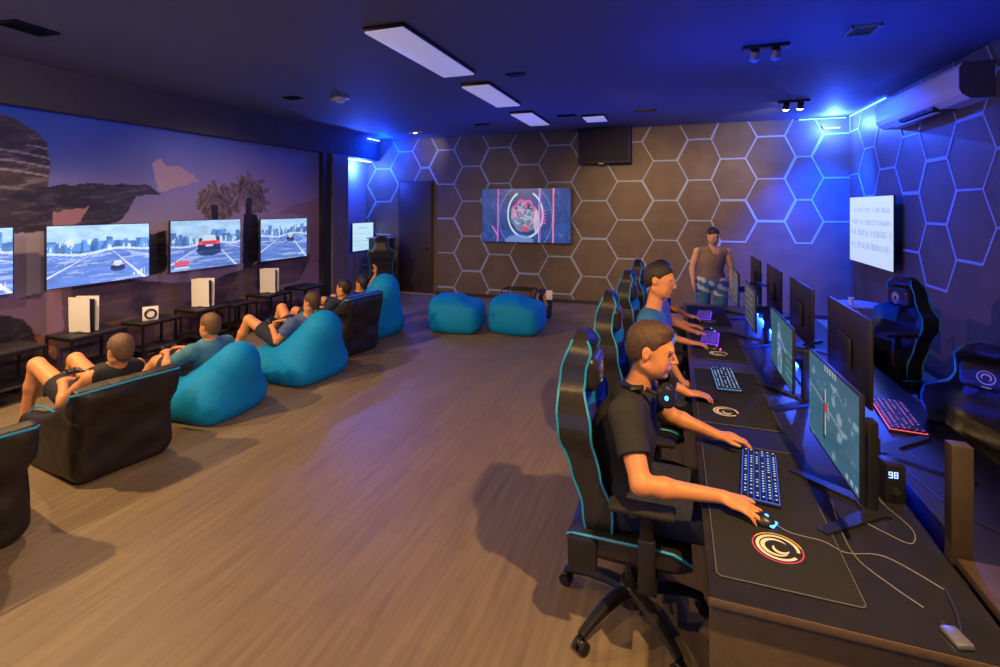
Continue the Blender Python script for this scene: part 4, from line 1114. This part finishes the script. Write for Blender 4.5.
keyboard((.30, 5.86, .7545), -.1, 'keyviolet', 'legend_violet', 'violet-lit keyboard at the far end of the left row')
keyboard((1.19, 3.42, .7505), PI-.12, 'keyred', 'legend_red', 'red-lit keyboard on the right desk', .48, .17)
def mouse(loc, rz, label, glowm):
    t = thing('mouse', label, 'computer mouse', loc, rz, 'computer mice')
    sd = SD(.005, .02); sd.ell((0, 0, .006), (.060, .032, .030), k=.01); sd.ell((.02, 0, .004), (.035, .031, .024), k=.015); sd.clip((0, 0, 0.001), (0, 0, 1)); sd.build('shell', 'black', t, world=False)
    MB().cyl((.028, -.004, .028), (.028, .004, .028), .009, glowm).build('wheel', t)
    MB().box((.045, -.022, .006), (.062, .022, .014), glowm, .003).build('light_bar', t)
mouse((.30, 2.115, .7545), -.5, 'glowing blue mouse under the right hand of the nearest player', 'blueglow')
mouse((.185, 3.335, .7545), .1, 'black mouse beside the second mat logo', 'black')
mouse((.30, 4.52, .7545), .0, 'pink-lit mouse of the third player', 'pinkglow')
mouse((.30, 5.16, .7545), .0, 'blue-lit mouse of the farthest player', 'blueglow')

# ================================================================ MONITORS (local: screen faces -X, origin on the desk under the neck)
def monitor(loc, rz, label, fn, strength, w_=.62, h_=.355, zc=.36, group=None, dx=-.14, nu=110, nv=64, flat=False):
    t = thing('monitor', label, 'monitor', loc, rz, group)
    a, b = w_/2, h_/2
    cb = MB().box((dx, -a, zc-b), (dx+.016, a, zc+b), 'black', .003)
    if flat: dx0 = dx; cb.box((dx+.02, -.10, zc-.09), (dx+.03, .10, zc+.06), 'black', .003)
    else: cb.box((dx+.02, -a*.35, zc-b*.5), (dx+.034, a*.35, zc+b*.5), 'black', .008)
    cb.build('casing', t)
    if fn is not None:
        grid_pic('screen', fn, nu, nv, ((dx-.001, a-.006, zc-b+.014), (dx-.001, -a+.006, zc-b+.014), (dx-.001, a-.006, zc+b-.006)), t, smat('s%d' % round(strength*100), strength))
    else:
        MB().box((dx-.0015, -a+.006, zc-b+.014), (dx-.0005, a-.006, zc+b-.006), 'desk').build('screen', t, smooth=False)
    if flat: MB().box((dx-.05, -.03, .012), (dx-.02, .03, zc+.03), 'black', .006).box((dx-.03, -.03, zc-.05), (dx, .03, zc+.03), 'black', .004).build('stand_neck', t)
    else: MB().box((-.025, -.03, .012), (.015, .03, zc+.0), 'black', .008).box((dx+.03, -.03, zc-.06), (-.02, .03, zc-.0), 'black', .004).build('stand_neck', t)
    f = MB()
    for q in (-1, 1): f.prism([(-.02, q*.01), (.03, q*.05), (-.22, q*.24), (-.245, q*.215)][::q], 0.001, .013, 'black')
    f.box((-.045, -.05, .001), (.05, .05, .014), 'black', .003)
    f.build('foot', t, smooth=False)
    return t
GL, GR = 'monitors of the left row', 'monitors of the right row seen from behind'
monitor((.735, 2.345, .75), .03, 'nearest monitor, turned to the first player, teal game with white streaks and a red mark', shooter_pic(0), .50, .61, .375, .358, GL, nu=160, nv=92)
monitor((.765, 3.52, .75), .0, 'second monitor of the left row showing a pale blue figure on green', shooter_pic(1), .55, .66, .37, .325, GL, nu=150, nv=84)
monitor((.765, 4.90, .75), .0, 'third monitor of the left row with grey bars of text', shooter_pic(2), .22, .64, .355, .325, GL)
monitor((.765, 6.05, .75), .0, 'farthest monitor of the left row', shooter_pic(2), .22, .60, .355, .325, GL)
for i, (y, zc, lb) in enumerate(((1.98+.95, .50, 'dark back of the nearest right-row monitor, tallest against the blue wall'), (3.91, .49, 'dark back of the second right-row monitor'), (4.9, .48, 'dark back of the third right-row monitor, beside the standing man'), (5.95, .46, 'dark back of the farthest right-row monitor'))):
    m_ = monitor((.995, y, .7505), PI, lb, None, 0, .64, .40 if i == 0 else .38, zc, GR, dx=.17, flat=True)

for a_, b_, lb in ((2.50, 4.1, 'added blue glow strip along the back edge of the left desk, nearer half'), (4.25, 6.5, 'added blue glow strip along the back edge of the left desk, farther half')):
    o = MB().box((.862, a_, .7505), (.872, b_, .762), 'deskglow').build('led_strip', smooth=False); tag(o, lb, 'light strip', 'added blue glow strips on the desks')  # added emissive strips that give the black desktop its blue glow
# ================================================================ GAMING CHAIR (local +X is forward, origin on the floor)
def lofted(rings, mats_fn, name, parent, cap=True):
    n = len(rings[0]); vs = [p for r in rings for p in r]; fs = []; mm = []; names = []
    for i in range(len(rings)-1):
        for j in range(n):
            fs.append((i*n+j, i*n+(j+1) % n, (i+1)*n+(j+1) % n, (i+1)*n+j)); mm.append(mats_fn(i, j))
    if cap: fs.append(list(range(n))[::-1]); mm.append(mats_fn(0, 0)); fs.append([(len(rings)-1)*n+j for j in range(n)]); mm.append(mats_fn(len(rings)-2, 0))
    mb = MB()
    o = 0
    mb.v = [tuple(v) for v in vs]; mb.f = [list(f) for f in fs]; mb.m = [mb.mi(m) for m in mm]
    return mb.build(name, parent)
def interp(tab, z):
    for (z0, a), (z1, b) in zip(tab, tab[1:]):
        if z <= z1: t = max(0, (z-z0)/(z1-z0)); t = t*t*(3-2*t); return a+(b-a)*t
    return tab[-1][1]
def gaming_chair(label, loc, rz, base_rz=0.0, group='black and blue gaming chairs', arm_z=.0, blue_shell=False, blue=True):
    t = thing('gaming_chair', label, 'gaming chair', loc, rz, group)
    # five star base
    b = MB().cyl((0, 0, .06), (0, 0, .17), .045, 'black', 20).lathe([(.06, .06), (.062, .13), (.045, .15)], 'black').build('base_hub', t)
    for k in range(5):
        a = base_rz+2*PI*k/5; c, s_ = math.cos(a), math.sin(a)
        pts = [(c*r, s_*r, z) for r, z in ((.03, .120), (.12, .128), (.22, .115), (.30, .090), (.345, .072))]
        MB().tube(pts, [.030, .028, .024, .020, .018], 'black', 8, sx=1.25).build('base_leg', t)
        cs = thing('caster', '', '', (0, 0, 0)); bpy.data.objects.remove(cs)
        mb = MB(); cx, cy = c*.345, s_*.345; px, py = -s_, c
        for q in (-1, 1): mb.cyl((cx+px*q*.010, cy+py*q*.010, .028), (cx+px*q*.028, cy+py*q*.028, .028), .0275, 'rubber', 16)
        mb.cyl((cx, cy, .03), (cx, cy, .07), .010, 'black', 8).ell((cx, cy, .045), (.022, .022, .016), 'black', 6)
        mb.build('caster', t)
    MB().cyl((0, 0, .15), (0, 0, .26), .028, 'black').cyl((0, 0, .24), (0, 0, .36), .018, 'silver').build('gas_lift', t)
    MB().box((-.16, -.10, .345), (.14, .10, .375), 'blackmetal', .004).build('seat_plate', t)
    MB().tube([(.02, -.10, .355), (.02, -.20, .350), (.03, -.27, .36)], .007, 'blackmetal').build('lever', t)
    # seat
    rings = []
    for i in range(15):
        u = i/14; x = -.26+.53*u; hw = .26+.0*u+.015*math.sin(PI*u); top = .475+.012*math.sin(PI*u)-(.045*max(0, (u-.82)/.18)**2)-(.02 if i == 0 else 0); bot = .378+(.035*max(0, (u-.8)/.2)**2)
        if i in (0, 14): hw -= .02; bot += .015
        r = []
        for j in range(13):
            v = -1+2*j/12; z = top+(.045*max(0, (abs(v)-.55)/.45)**1.5*(1 if abs(v) < .95 else .6)); r.append((x, v*hw, z))
        r.append((x, hw*1.0, (top+bot)/2)); 
        for j in range(7): v = 1-2*j/6; r.append((x, v*(hw-.055), bot))
        r.append((x, -hw*1.0, (top+bot)/2))
        rings.append(r)
    seat = lofted(rings, lambda i, j: 'chairblack', 'seat', t)
    for q in (0, 12):
        MB().tube([(r[q][0], r[q][1]*1.012, r[q][2]-.004) for r in rings], .0065, 'cyanpipe', 6).build('seat_piping', t)
    # backrest
    W_ = [(.44, .20), (.55, .235), (.72, .235), (.86, .245), (.98, .285), (1.05, .275), (1.13, .165), (1.19, .145), (1.30, .145), (1.36, .115), (1.395, .05)]
    XC = [(.44, -.165), (.62, -.175), (.78, -.215), (.95, -.275), (1.08, -.295), (1.2, -.285), (1.395, -.235)]   # centre line of the shell
    WG = [(.44, .07), (.6, .075), (.8, .055), (.95, .085), (1.05, .10), (1.14, .05), (1.3, .045), (1.395, .01)]
    TH = [(.44, .035), (.6, .045), (.9, .05), (1.1, .045), (1.3, .045), (1.395, .025)]
    zs = [.44+.955*(i/34) for i in range(35)]; ZS = .945; rings = []; NF = 17
    for z in zs:
        w_, xc, wg, th = interp(W_, z), interp(XC, z), interp(WG, z), interp(TH, z); r = []
        for j in range(NF):
            v = -1+2*j/(NF-1); e = max(0, (abs(v)-.45)/.55); r.append((xc+th+wg*(e**1.3)*(1 if abs(v) < .97 else .9), v*w_, z))
        for j in range(9):
            v = 1-2*j/8; r.append((xc-th*.9+.35*wg*max(0, (abs(v)-.5)/.5)**2, v*w_*.97, z))
        rings.append([(p[0], p[1], .44+(p[2]-.44)*ZS) for p in r])
    def bm_(i, j):
        z = zs[i]
        if j < NF-1:
            v = abs(-1+2*(j+.5)/(NF-1))
            if blue and .93 < z < 1.10 and .38 < v < .95: return 'chairblue'
            if .46 < z < .75 and v > .60 and v < .9: return 'chairblack'
            return 'chairblack'
        if j >= NF and j < NF+8:
            return 'chairblue' if blue_shell and z < 1.12 and (j in (NF, NF+1, NF+6, NF+7)) else 'chairblack'
        return 'chairblack'
    back = lofted(rings, bm_, 'backrest', t)
    for q, rr in ((0, .006), (NF-1, .006)):
        MB().tube([(r[q][0]+.003, r[q][1]*1.008, r[q][2]) for r in rings[:-1]], rr, 'cyanpipe', 6).build('front_piping', t)
    for q in (NF, NF+8):
        MB().tube([(r[q][0]-.003, r[q][1]*1.01, r[q][2]) for r in rings[:-1]], .0055, 'cyanpipe', 6).build('rear_piping', t)
    # harness openings
    for q in (-1, 1):
        z = 1.06; mb = MB(); fx = interp(XC, z)+interp(TH, z)+.012
        TT = Matrix.Translation((fx+.01, q*.085, z)) @ Matrix.Rotation(q*.5, 4, 'X')
        mb.lathe([(.03, 0), (.034, .006), (.02, .008)], 'black', T=TT @ Matrix.Rotation(PI/2, 4, 'Y') @ Matrix.Diagonal((2.0, .9, 1, 1)), n=16); mb.build('harness_trim', t)
    # head pillow with the round logo
    sd = SD(.010); sd.rbox((-.185, 0, 1.155), (.045, .125, .085), rad=.042, k=.02); hp = sd.build('head_pillow', 'chairblack', t, world=False)
    lg = MB(); R_ = Matrix.Translation((-.138, 0, 1.16)) @ Matrix.Rotation(PI/2, 4, 'Y')
    m2 = MB(); ring_arc(m2, (0, 0), .034, .040, 0, 2*PI, 0, 'logo'); ring_arc(m2, (0, 0), .014, .025, .5, 5.4, 0, 'logo', taper=True)
    m2.v = [tuple(R_ @ V(v)) for v in m2.v]; m2.box((-.139, -.02, 1.10), (-.1365, .02, 1.107), 'logo'); m2.build('pillow_logo', hp)
    # side recliner cover, arms
    for q in (-1, 1):
        MB().box((-.25, q*.275-.016, .36), (-.12, q*.275+.016, .50), 'black', .012).build('recliner_cover', t)
        z0 = .385+arm_z
        y0_, y1_ = sorted((q*.10, q*.335)); MB().box((.05, y0_, .352), (.13, y1_, .372), 'blackmetal', .003).build('arm_bracket', t)
        MB().box((.055, q*.325-.018, .36), (.125, q*.325+.018, .58+arm_z), 'black', .008).box((.062, q*.325-.013, .57), (.118, q*.325+.013, .685+arm_z), 'blackmetal', .004).build('arm_post', t)
        sd = SD(.009, .02); sd.rbox((.07, q*.325, .700+arm_z), (.135, .048, .016), rad=.014, k=.01); sd.build('armrest', 'rubber', t, world=False)
    return t
ch0 = gaming_chair('black gaming chair with cyan piping holding the nearest player', (-.20, 2.46, 0), 0, math.radians(165))
ch1 = dup(ch0, (-.22, 3.66, .0), .03, 'second gaming chair of the left row, holding the player in the blue shirt')
ch2 = dup(ch0, (-.20, 4.90, .0), -.02, 'third gaming chair of the left row, mostly behind the second')
ch3 = dup(ch0, (-.18, 5.98, .0), .0, 'farthest gaming chair of the left row, hidden behind the others')
ch4 = gaming_chair('gaming chair at the right edge of the photo, white round logo on its pillow', (1.44, 3.20, .0), PI+.8, .2, 'gaming chairs of the right row', blue=False)
ch4.scale = (1, 1, .91)
ch5 = gaming_chair('gaming chair standing free by the right wall, below the white screen', (1.70, 5.25, 0), PI+.30, .3, 'gaming chairs of the right row', arm_z=.2)
ch6 = dup(ch0, (-5.95, 9.2, .0), 2.2, 'dark gaming chair in the far left corner below the small screen', 'gaming chair in the corner')

# ================================================================ THE PLAYERS AT THE DESK
pt, g, R = person('young man in a black t-shirt at the nearest seat, headset round his neck', dict(
    head=(-.105, 2.44, 1.28), face=(1, -.08, -.20), up=(.02, 0, 1), sc=1.06, pelvis=(-.25, 2.46, .60), chest=(-.235, 2.46, .86), neck=(-.165, 2.45, 1.10),
    hips=[(-.22, 2.35, .58), (-.22, 2.57, .58)], sh=[(-.205, 2.245, 1.03), (-.17, 2.66, 1.03)],
    arms=[((-.13, 2.09, .825), (.185, 2.155, .800), (.85, -.42, -.06), (-.05, -.08, 1), (.42, .85, 0), .33), ((-.03, 2.76, .86), (.20, 2.70, .812), (1, .12, -.02), (0, 0, 1), (0, -1, 0), .42)],
    legs=[((.22, 2.33, .57), (.28, 2.28, .12), (.42, 2.27, .05)), ((.24, 2.63, .57), (.30, 2.68, .12), (.44, 2.70, .05))],
    hair='brown_hair', shirt='shirt_black', sleeve=.60, trousers='jeans', tl=1.95, quiff=True, hair_t=.006, skin='skin'), h=.0056)
# headset round the neck
t = thing('headset', 'black headset resting round the neck of the nearest player, blue glint on the cup', 'headset', (-.10, 2.44, 1.10))
pts = []
for i in range(21):
    a = math.radians(100+160*i/20); pts.append((-.12+.11*math.cos(a)*1.0, 2.44+.10*math.sin(a), 1.135-.03*math.cos(a)*-1))
MB().tube(pts, .014, 'black', 8, sx=1.5).build('headband', t, world=True)
for q in (-1, 1):
    cx, cy, cz = -.035, 2.44+q*.085, 1.105
    MB().tube([(cx-.03, cy+q*.018, cz+.0), (cx-.09, cy+q*.02, cz+.025)], .010, 'black').build('yoke', t, world=True)
    T_ = Matrix.Translation((cx, cy, cz)) @ Matrix.Rotation(q*-PI/2, 4, 'X') @ Matrix.Diagonal((1, 1.2, 1, 1))
    MB().lathe([(.010, .040), (.034, .038), (.042, .028), (.044, .0), (.040, -.006)], 'black', T=T_).build('ear_cup', t, world=True)
    MB().lathe([(.030, -.006), (.042, -.012), (.040, -.022), (.026, -.024)], 'rubber', T=T_).build('ear_cushion', t, world=True)
    MB().lathe([(.009, .040), (.009, .0425)], 'blueglow', T=T_, n=12).build('cup_glint', t, world=True)  # glowing disc stands for a blue glint on the cup
C = 3.62
person('player in a blue shirt with short dark hair at the second desk seat', dict(
    head=(-.10, 3.60, 1.445), face=(1, -.25, -.18), up=(.05, 0, 1), sc=1.0, pelvis=(-.20, 3.62, .60), chest=(-.17, 3.62, .95), neck=(-.14, 3.61, 1.25),
    hips=[(-.18, 3.51, .58), (-.18, 3.73, .58)], sh=[(-.17, 3.43, 1.18), (-.15, 3.80, 1.18)],
    arms=[((-.16, 3.30, .90), (.08, 3.27, .805), (.97, .22, -.05), (0, 0, 1), (-.2, 1, 0), .4), ((-.10, 3.92, .90), (.04, 3.76, .72), (.8, -.5, -.2), (0, 0, 1), (0, -1, 0), .5)],
    legs=[((.24, 3.52, .57), (.28, 3.5, .12), (.42, 3.5, .05)), ((.24, 3.76, .57), (.28, 3.8, .12), (.42, 3.8, .05))],
    hair='dark_hair', shirt='shirt_blue', sleeve=.5, trousers='jeans', tl=1.95, hair_t=.004), h=.0085)
# glasses
t = thing('glasses', 'glasses with a white glint worn by the player in the blue shirt', 'glasses', (.0, 3.58, 1.44))
f_ = nrm((1, -.25, -.18)); l_ = nrm(np.cross((0, 0, 1), f_)); u_ = np.cross(f_, l_); hc = A3(-.10, 3.60, 1.445)
for q in (-1, 1):
    c = hc+f_*.106+l_*q*.033+u_*.004
    MB().tube([tuple(c+l_*math.cos(a_)*.024+u_*math.sin(a_)*.018) for a_ in [2*PI*i/16 for i in range(16)]], .0018, 'silver', 6, close=True).build('rim', t, world=True)
    MB().tube([tuple(c+l_*q*.024), tuple(hc+l_*q*.080-f_*.01+u_*.01)], .002, 'silver', 6).build('temple', t, world=True)
person('player in an indigo shirt at the third seat, only arms and hands showing', dict(
    head=(-.10, 4.86, 1.27), face=(1, -.1, -.1), sc=.98, pelvis=(-.20, 4.88, .58), chest=(-.17, 4.87, .86), neck=(-.13, 4.86, 1.09),
    hips=[(-.18, 4.77, .57), (-.18, 4.99, .57)], sh=[(-.16, 4.68, 1.02), (-.15, 5.05, 1.02)],
    arms=[((-.10, 4.52, .84), (.13, 4.50, .803), (1, .02, -.05), (0, 0, 1), (0, 1, 0), .4), ((-.04, 5.08, .85), (.14, 4.93, .803), (1, -.15, -.05), (0, 0, 1), (0, -1, 0), .4)],
    legs=[((.24, 4.78, .57), (.28, 4.8, .12), (.42, 4.8, .05)), ((.24, 5.0, .57), (.28, 5.0, .12), (.42, 5.0, .05))],
    hair='dark_hair', shirt='shirt_indigo', sleeve=.5, trousers='jeans', tl=1.95), h=.0105)
person('farthest seated player of the left row, forearms on the desk', dict(
    head=(-.14, 5.90, 1.23), face=(1, -.1, -.2), sc=.96, pelvis=(-.20, 5.92, .58), chest=(-.18, 5.90, .85), neck=(-.16, 5.88, 1.06),
    hips=[(-.18, 5.81, .57), (-.18, 6.03, .57)], sh=[(-.16, 5.68, 1.0), (-.16, 6.05, 1.0)],
    arms=[((-.08, 5.36, .84), (.13, 5.16, .803), (1, -.02, -.05), (0, 0, 1), (0, 1, 0), .4), ((-.06, 5.90, .85), (.12, 5.62, .803), (1, -.15, -.05), (0, 0, 1), (0, -1, 0), .4)],
    legs=[((.24, 5.82, .57), (.28, 5.8, .12), (.42, 5.8, .05)), ((.24, 6.04, .57), (.28, 6.04, .12), (.42, 6.04, .05))],
    hair='dark_hair', shirt='navy', sleeve=.5, trousers='jeans', tl=1.95), h=.0105)
t = thing('wristband', 'bright blue wristband on the forearm of the player in the indigo shirt', 'wristband', (.03, 4.51, .82))
MB().tube([(-.055, 4.517, .830), (.005, 4.512, .8225)], .047, 'band', 18, cap=False).build('band', t, world=True)
MB().box((-.05, 4.50, .868), (.0, 4.53, .874), 'band', .002).build('plate', t, world=True)

# standing man
def pat(c):
    n = np.sin(c[:, 0]*55)*np.sin(c[:, 1]*60)+np.sin(c[:, 2]*48+c[:, 0]*20)
    return ((n > .35) & (c[:, 2] > .70)).astype(int)
M['shorts_blue'] = mat('shorts_blue', (0.06, 0.22, 0.55), .85, noise=.2, nscale=20)
M['shorts_white'] = mat('shorts_white', (0.6, 0.66, 0.75), .85, noise=.1)
mp_, _, _ = person('standing man in a brown-grey tank top and blue patterned shorts behind the desk', dict(
    head=(.51, 7.63, 1.545), face=(.42, -.80, -.45), up=(.12, -.25, 1), sc=.95, girth=1.2, limb=1.2, waist=.955, pelvis=(.50, 7.70, .94), chest=(.50, 7.69, 1.15), neck=(.50, 7.68, 1.39),
    hips=[(.39, 7.70, .90), (.61, 7.70, .90)], sh=[(.30, 7.68, 1.31), (.70, 7.68, 1.31)],
    arms=[((.235, 7.70, 1.06), (.25, 7.60, .84), (.10, -.1, -1), (-1, 0, 0), (0, -1, 0), .35), ((.765, 7.70, 1.06), (.75, 7.60, .84), (-.10, -.1, -1), (1, 0, 0), (0, -1, 0), .35)],
    legs=[((.38, 7.68, .49), (.37, 7.70, .10), (.34, 7.56, .04)), ((.62, 7.68, .49), (.63, 7.70, .10), (.66, 7.56, .04))],
    skin='skin2', hair='dark_hair', shirt='taupe', sleeve=0, trousers='shorts_blue', tl=.86, tfn=pat, tmats=['shorts_blue', 'shorts_white'], hair_t=.006), h=.0095)

# ================================================================ SMALL THINGS ON THE DESKS
def device(loc, rz, label):
    t = thing('control_box', label, 'control box', loc, rz, 'small black boxes with blue digits')
    MB().box((-.035, -.045, 0), (.035, .045, .155), 'black', .006).build('housing', t)
    d = MB()
    segs = {'0': 'abcdef', '8': 'abcdefg', '1': 'bc', '7': 'abc', '2': 'abged', '9': 'abcdfg'}
    def digit(ch, x, z, s_=.011):
        Q = {'a': ((0, 2), (1, 2)), 'b': ((1, 1), (1, 2)), 'c': ((1, 0), (1, 1)), 'd': ((0, 0), (1, 0)), 'e': ((0, 0), (0, 1)), 'f': ((0, 1), (0, 2)), 'g': ((0, 1), (1, 1))}
        for k in segs[ch]:
            (a, b), (c, e) = Q[k]; x0, x1 = sorted((x+a*s_, x+c*s_)); z0, z1 = sorted((z+b*s_, z+e*s_)); d.box((x0-.0015, -.0475, z0-.0015), (x1+.0015, -.0455, z1+.0015), 'display')
    for i, ch in enumerate('170' if rz < .1 else '98'): digit(ch, -.026+i*.019, .105)
    d.build('digits', t, smooth=False)
    MB().cyl((0, -.05, .05), (0, -.045, .05), .016, 'rubber').build('knob', t)
device((.838, 2.72, .75), .0, 'black control box showing blue digits, the farther of two behind the nearest monitor')
device((.838, 2.47, .75), .12, 'black control box with a lit blue number, the nearer of two behind the nearest monitor')
def cable(pts, label, r=.0020, m='cable'):
    P = []
    pts = [V(p) for p in pts]
    for i in range(len(pts)-1):
        p0, p1, p2, p3 = pts[max(i-1, 0)], pts[i], pts[i+1], pts[min(i+2, len(pts)-1)]
        for k in range(8):
            t = k/8; P.append(.5*((2*p1)+(-p0+p2)*t+(2*p0-5*p1+4*p2-p3)*t*t+(-p0+3*p1-3*p2+p3)*t**3))
    P.append(pts[-1])
    o = MB().tube(P, r, m, 6).build('cable'); tag(o, label, 'cable', 'cables on the desk'); return o
z = .7535
cable([(.345, 2.11, z+.008), (.40, 2.07, z+.004), (.50, 2.06, z+.001), (.56, 2.02, z), (.68, 2.04, z), (.80, 1.92, z)], 'thin grey mouse cable running right from the nearest mouse across the desk')
cable([(.60, 2.35, z), (.58, 2.15, z), (.585, 2.0, z), (.64, 1.90, z), (.70, 1.82, z)], 'grey cable hanging below the nearest monitor and curling forward on the desk')
cable([(.79, 2.55, z+.02), (.79, 2.42, z+.0), (.83, 2.25, z+.0), (.79, 2.15, z), (.72, 2.20, z), (.68, 2.24, z)], 'loop of grey cable behind the neck of the nearest monitor')
cable([(.80, 1.94, z), (.78, 1.82, z+.002), (.755, 1.74, z+.004), (.745, 1.73, z+.006)], 'black cable leading to the grey plug by the desk edge', .005, 'blackcable')
cable([(1.0, 2.7, z), (1.05, 2.45, z), (1.2, 2.2, z), (1.3, 1.8, z)], 'dark cable lying on the right desk beside the brown post', .004, 'blackcable')
cable([(.84, 3.0, z), (.80, 3.2, z+.01), (.83, 3.5, z+.03), (.80, 3.9, z), (.84, 4.3, z)], 'black cable behind the second left-row monitor', .006, 'blackcable')
t = thing('grey_plug', 'grey plug near the desk edge at the end of a black cable', 'plug', (.735, 1.715, .75), .25)
MB().box((-.022, -.035, .001), (.022, .035, .018), 'silver', .006).build('body', t)
MB().cyl((0, .033, .009), (0, .05, .009), .007, 'blackcable').build('strain_relief', t)
t = thing('corner_table', 'small grey table lit blue in the right back corner with an added white cup on it', 'table', (2.42, 8.2, 0))
MB().lathe([(.30, .58), (.30, .60)], 'bluewall', n=32).build('tabletop', t)
MB().cyl((0, 0, .02), (0, 0, .58), .025, 'white').build('post', t)
MB().lathe([(.2, 0), (.2, .02)], 'white', n=32).build('foot', t)
t = thing('cup', 'white cup shape standing for a small white light on the corner table', 'cup', (2.30, 8.1, .60))
MB().lathe([(.025, .001), (.038, .10), (.034, .10), (.022, .008)], 'white').build('bowl', t)  # cup added in place of a small white light on the table
# black mic arm and lamp between the far monitors
t = thing('boom_stand', 'thin black boom stand between the far left-row monitors', 'stand', (.86, 5.45, .75))
MB().cyl((0, 0, 0), (0, 0, .48), .014, 'blackmetal').build('pole', t)
MB().tube([(0, 0, .42), (-.10, -.04, .46), (-.18, .0, .44)], .012, 'blackmetal').build('arm', t)
MB().box((-.05, -.04, 0), (.05, .04, .012), 'blackmetal', .003).build('clamp', t)
t = thing('speaker_box', 'black box with a pale top standing between the two far monitor rows', 'speaker', (.80, 4.35, .75))
MB().box((-.05, -.07, 0), (.05, .07, .30), 'black', .006).build('housing', t)
MB().box((-.055, -.075, .30), (.055, .075, .31), 'silver', .003).build('top_plate', t)

# ================================================================ LIGHTS
def spot(loc, target, power, angle, col, blend=.35, size=.04):
    l = bpy.data.lights.new('spot', 'SPOT'); l.energy = power; l.spot_size = math.radians(angle); l.spot_blend = blend; l.color = col; l.shadow_soft_size = size
    o = bpy.data.objects.new('spot_lamp', l); COL.objects.link(o); o.location = loc
    o.rotation_euler = (V(target)-V(loc)).to_track_quat('-Z', 'Y').to_euler(); return o
def area(loc, target, power, sx, sy, col):
    l = bpy.data.lights.new('area', 'AREA'); l.shape = 'RECTANGLE'; l.size = sx; l.size_y = sy; l.energy = power; l.color = col
    o = bpy.data.objects.new('area_lamp', l); COL.objects.link(o); o.location = loc
    o.rotation_euler = (V(target)-V(loc)).to_track_quat('-Z', 'Y').to_euler(); return o
WARM = (1.0, .60, .24)
spot((.85, 1.0, 3.36), (-1.8, 2.9, 0), 520, 88, WARM, .3)
spot((-5.6, 1.5, 3.36), (-4.1, 3.0, 0), 560, 128, WARM)
spot((-5.3, 3.4, 3.36), (-3.6, 4.2, 0), 190, 110, (1, .62, .30))
spot((-1.5, -.6, 3.36), (-1.6, 2.0, 0), 190, 92, WARM)
spot((1.54, 8.36, 3.33), (1.15, 10, 3.02), 45, 75, (1, .75, .5), .9, .02)
spot((1.72, 8.30, 3.33), (.2, 9.9, .6), 60, 95, (1, .75, .5), .6, .02)
spot((-5.03, 9.2, 3.42), (-5.25, 10, 3.15), 14, 80, (1, .8, .45), .9, .02)
spot((-1.0, 5.4, 3.36), (-.15, 10, 1.3), 560, 64, (1, .58, .18), 1.0)
spot((-3.6, 5.6, 3.36), (-4.4, 10, 2.2), 70, 50, (1, .7, .45), .9)
# added cool fill behind the camera, one lamp forward, one up at the ceiling
area((-2, -2.3, 3.0), (-2, 4, .8), 13, 5, 1.0, (.45, .52, 1.0))
area((-2.2, -1.2, .9), (-2.2, 1.2, 3.5), 36, 5, 1.2, (.42, .45, .95))
def point(loc, power, col, size=.08):
    l = bpy.data.lights.new('point', 'POINT'); l.energy = power; l.color = col; l.shadow_soft_size = size
    o = bpy.data.objects.new('point_lamp', l); COL.objects.link(o); o.location = loc; return o
BL = (.0, .045, 1.0); BL2 = (.035, .10, 1.0)
point((2.50, 9.65, 3.33), 220, BL2, .012)
spot((2.35, 8.9, 3.42), (2.35, 10, .7), 3200, 80, BL, 1.0, .03)
spot((1.5, 7.6, 3.42), (2.82, 7.6, 1.9), 620, 120, BL, 1.0, .03)
point((-6.15, 9.6, 3.30), 75, BL, .012)
point((-6.66, 9.45, 2.85), 170, BL2, .012)
area((-1.6, 8.4, 2.2), (-1.6, 7.0, 3.5), 30, 5, .3, BL)
area((1.2, 5.5, 2.4), (1.2, 4.5, 3.5), 26, 2, .3, BL)
spot((-4.0, .6, 3.36), (-6.6, 3.7, .7), 190, 100, (1, .76, .62), .8)  # added warm fill on the lower mural
spot((-4.6, 5.2, 3.36), (-6.6, 5.6, .9), 60, 100, (1, .78, .66), .8)  # second added fill, farther along the mural wall
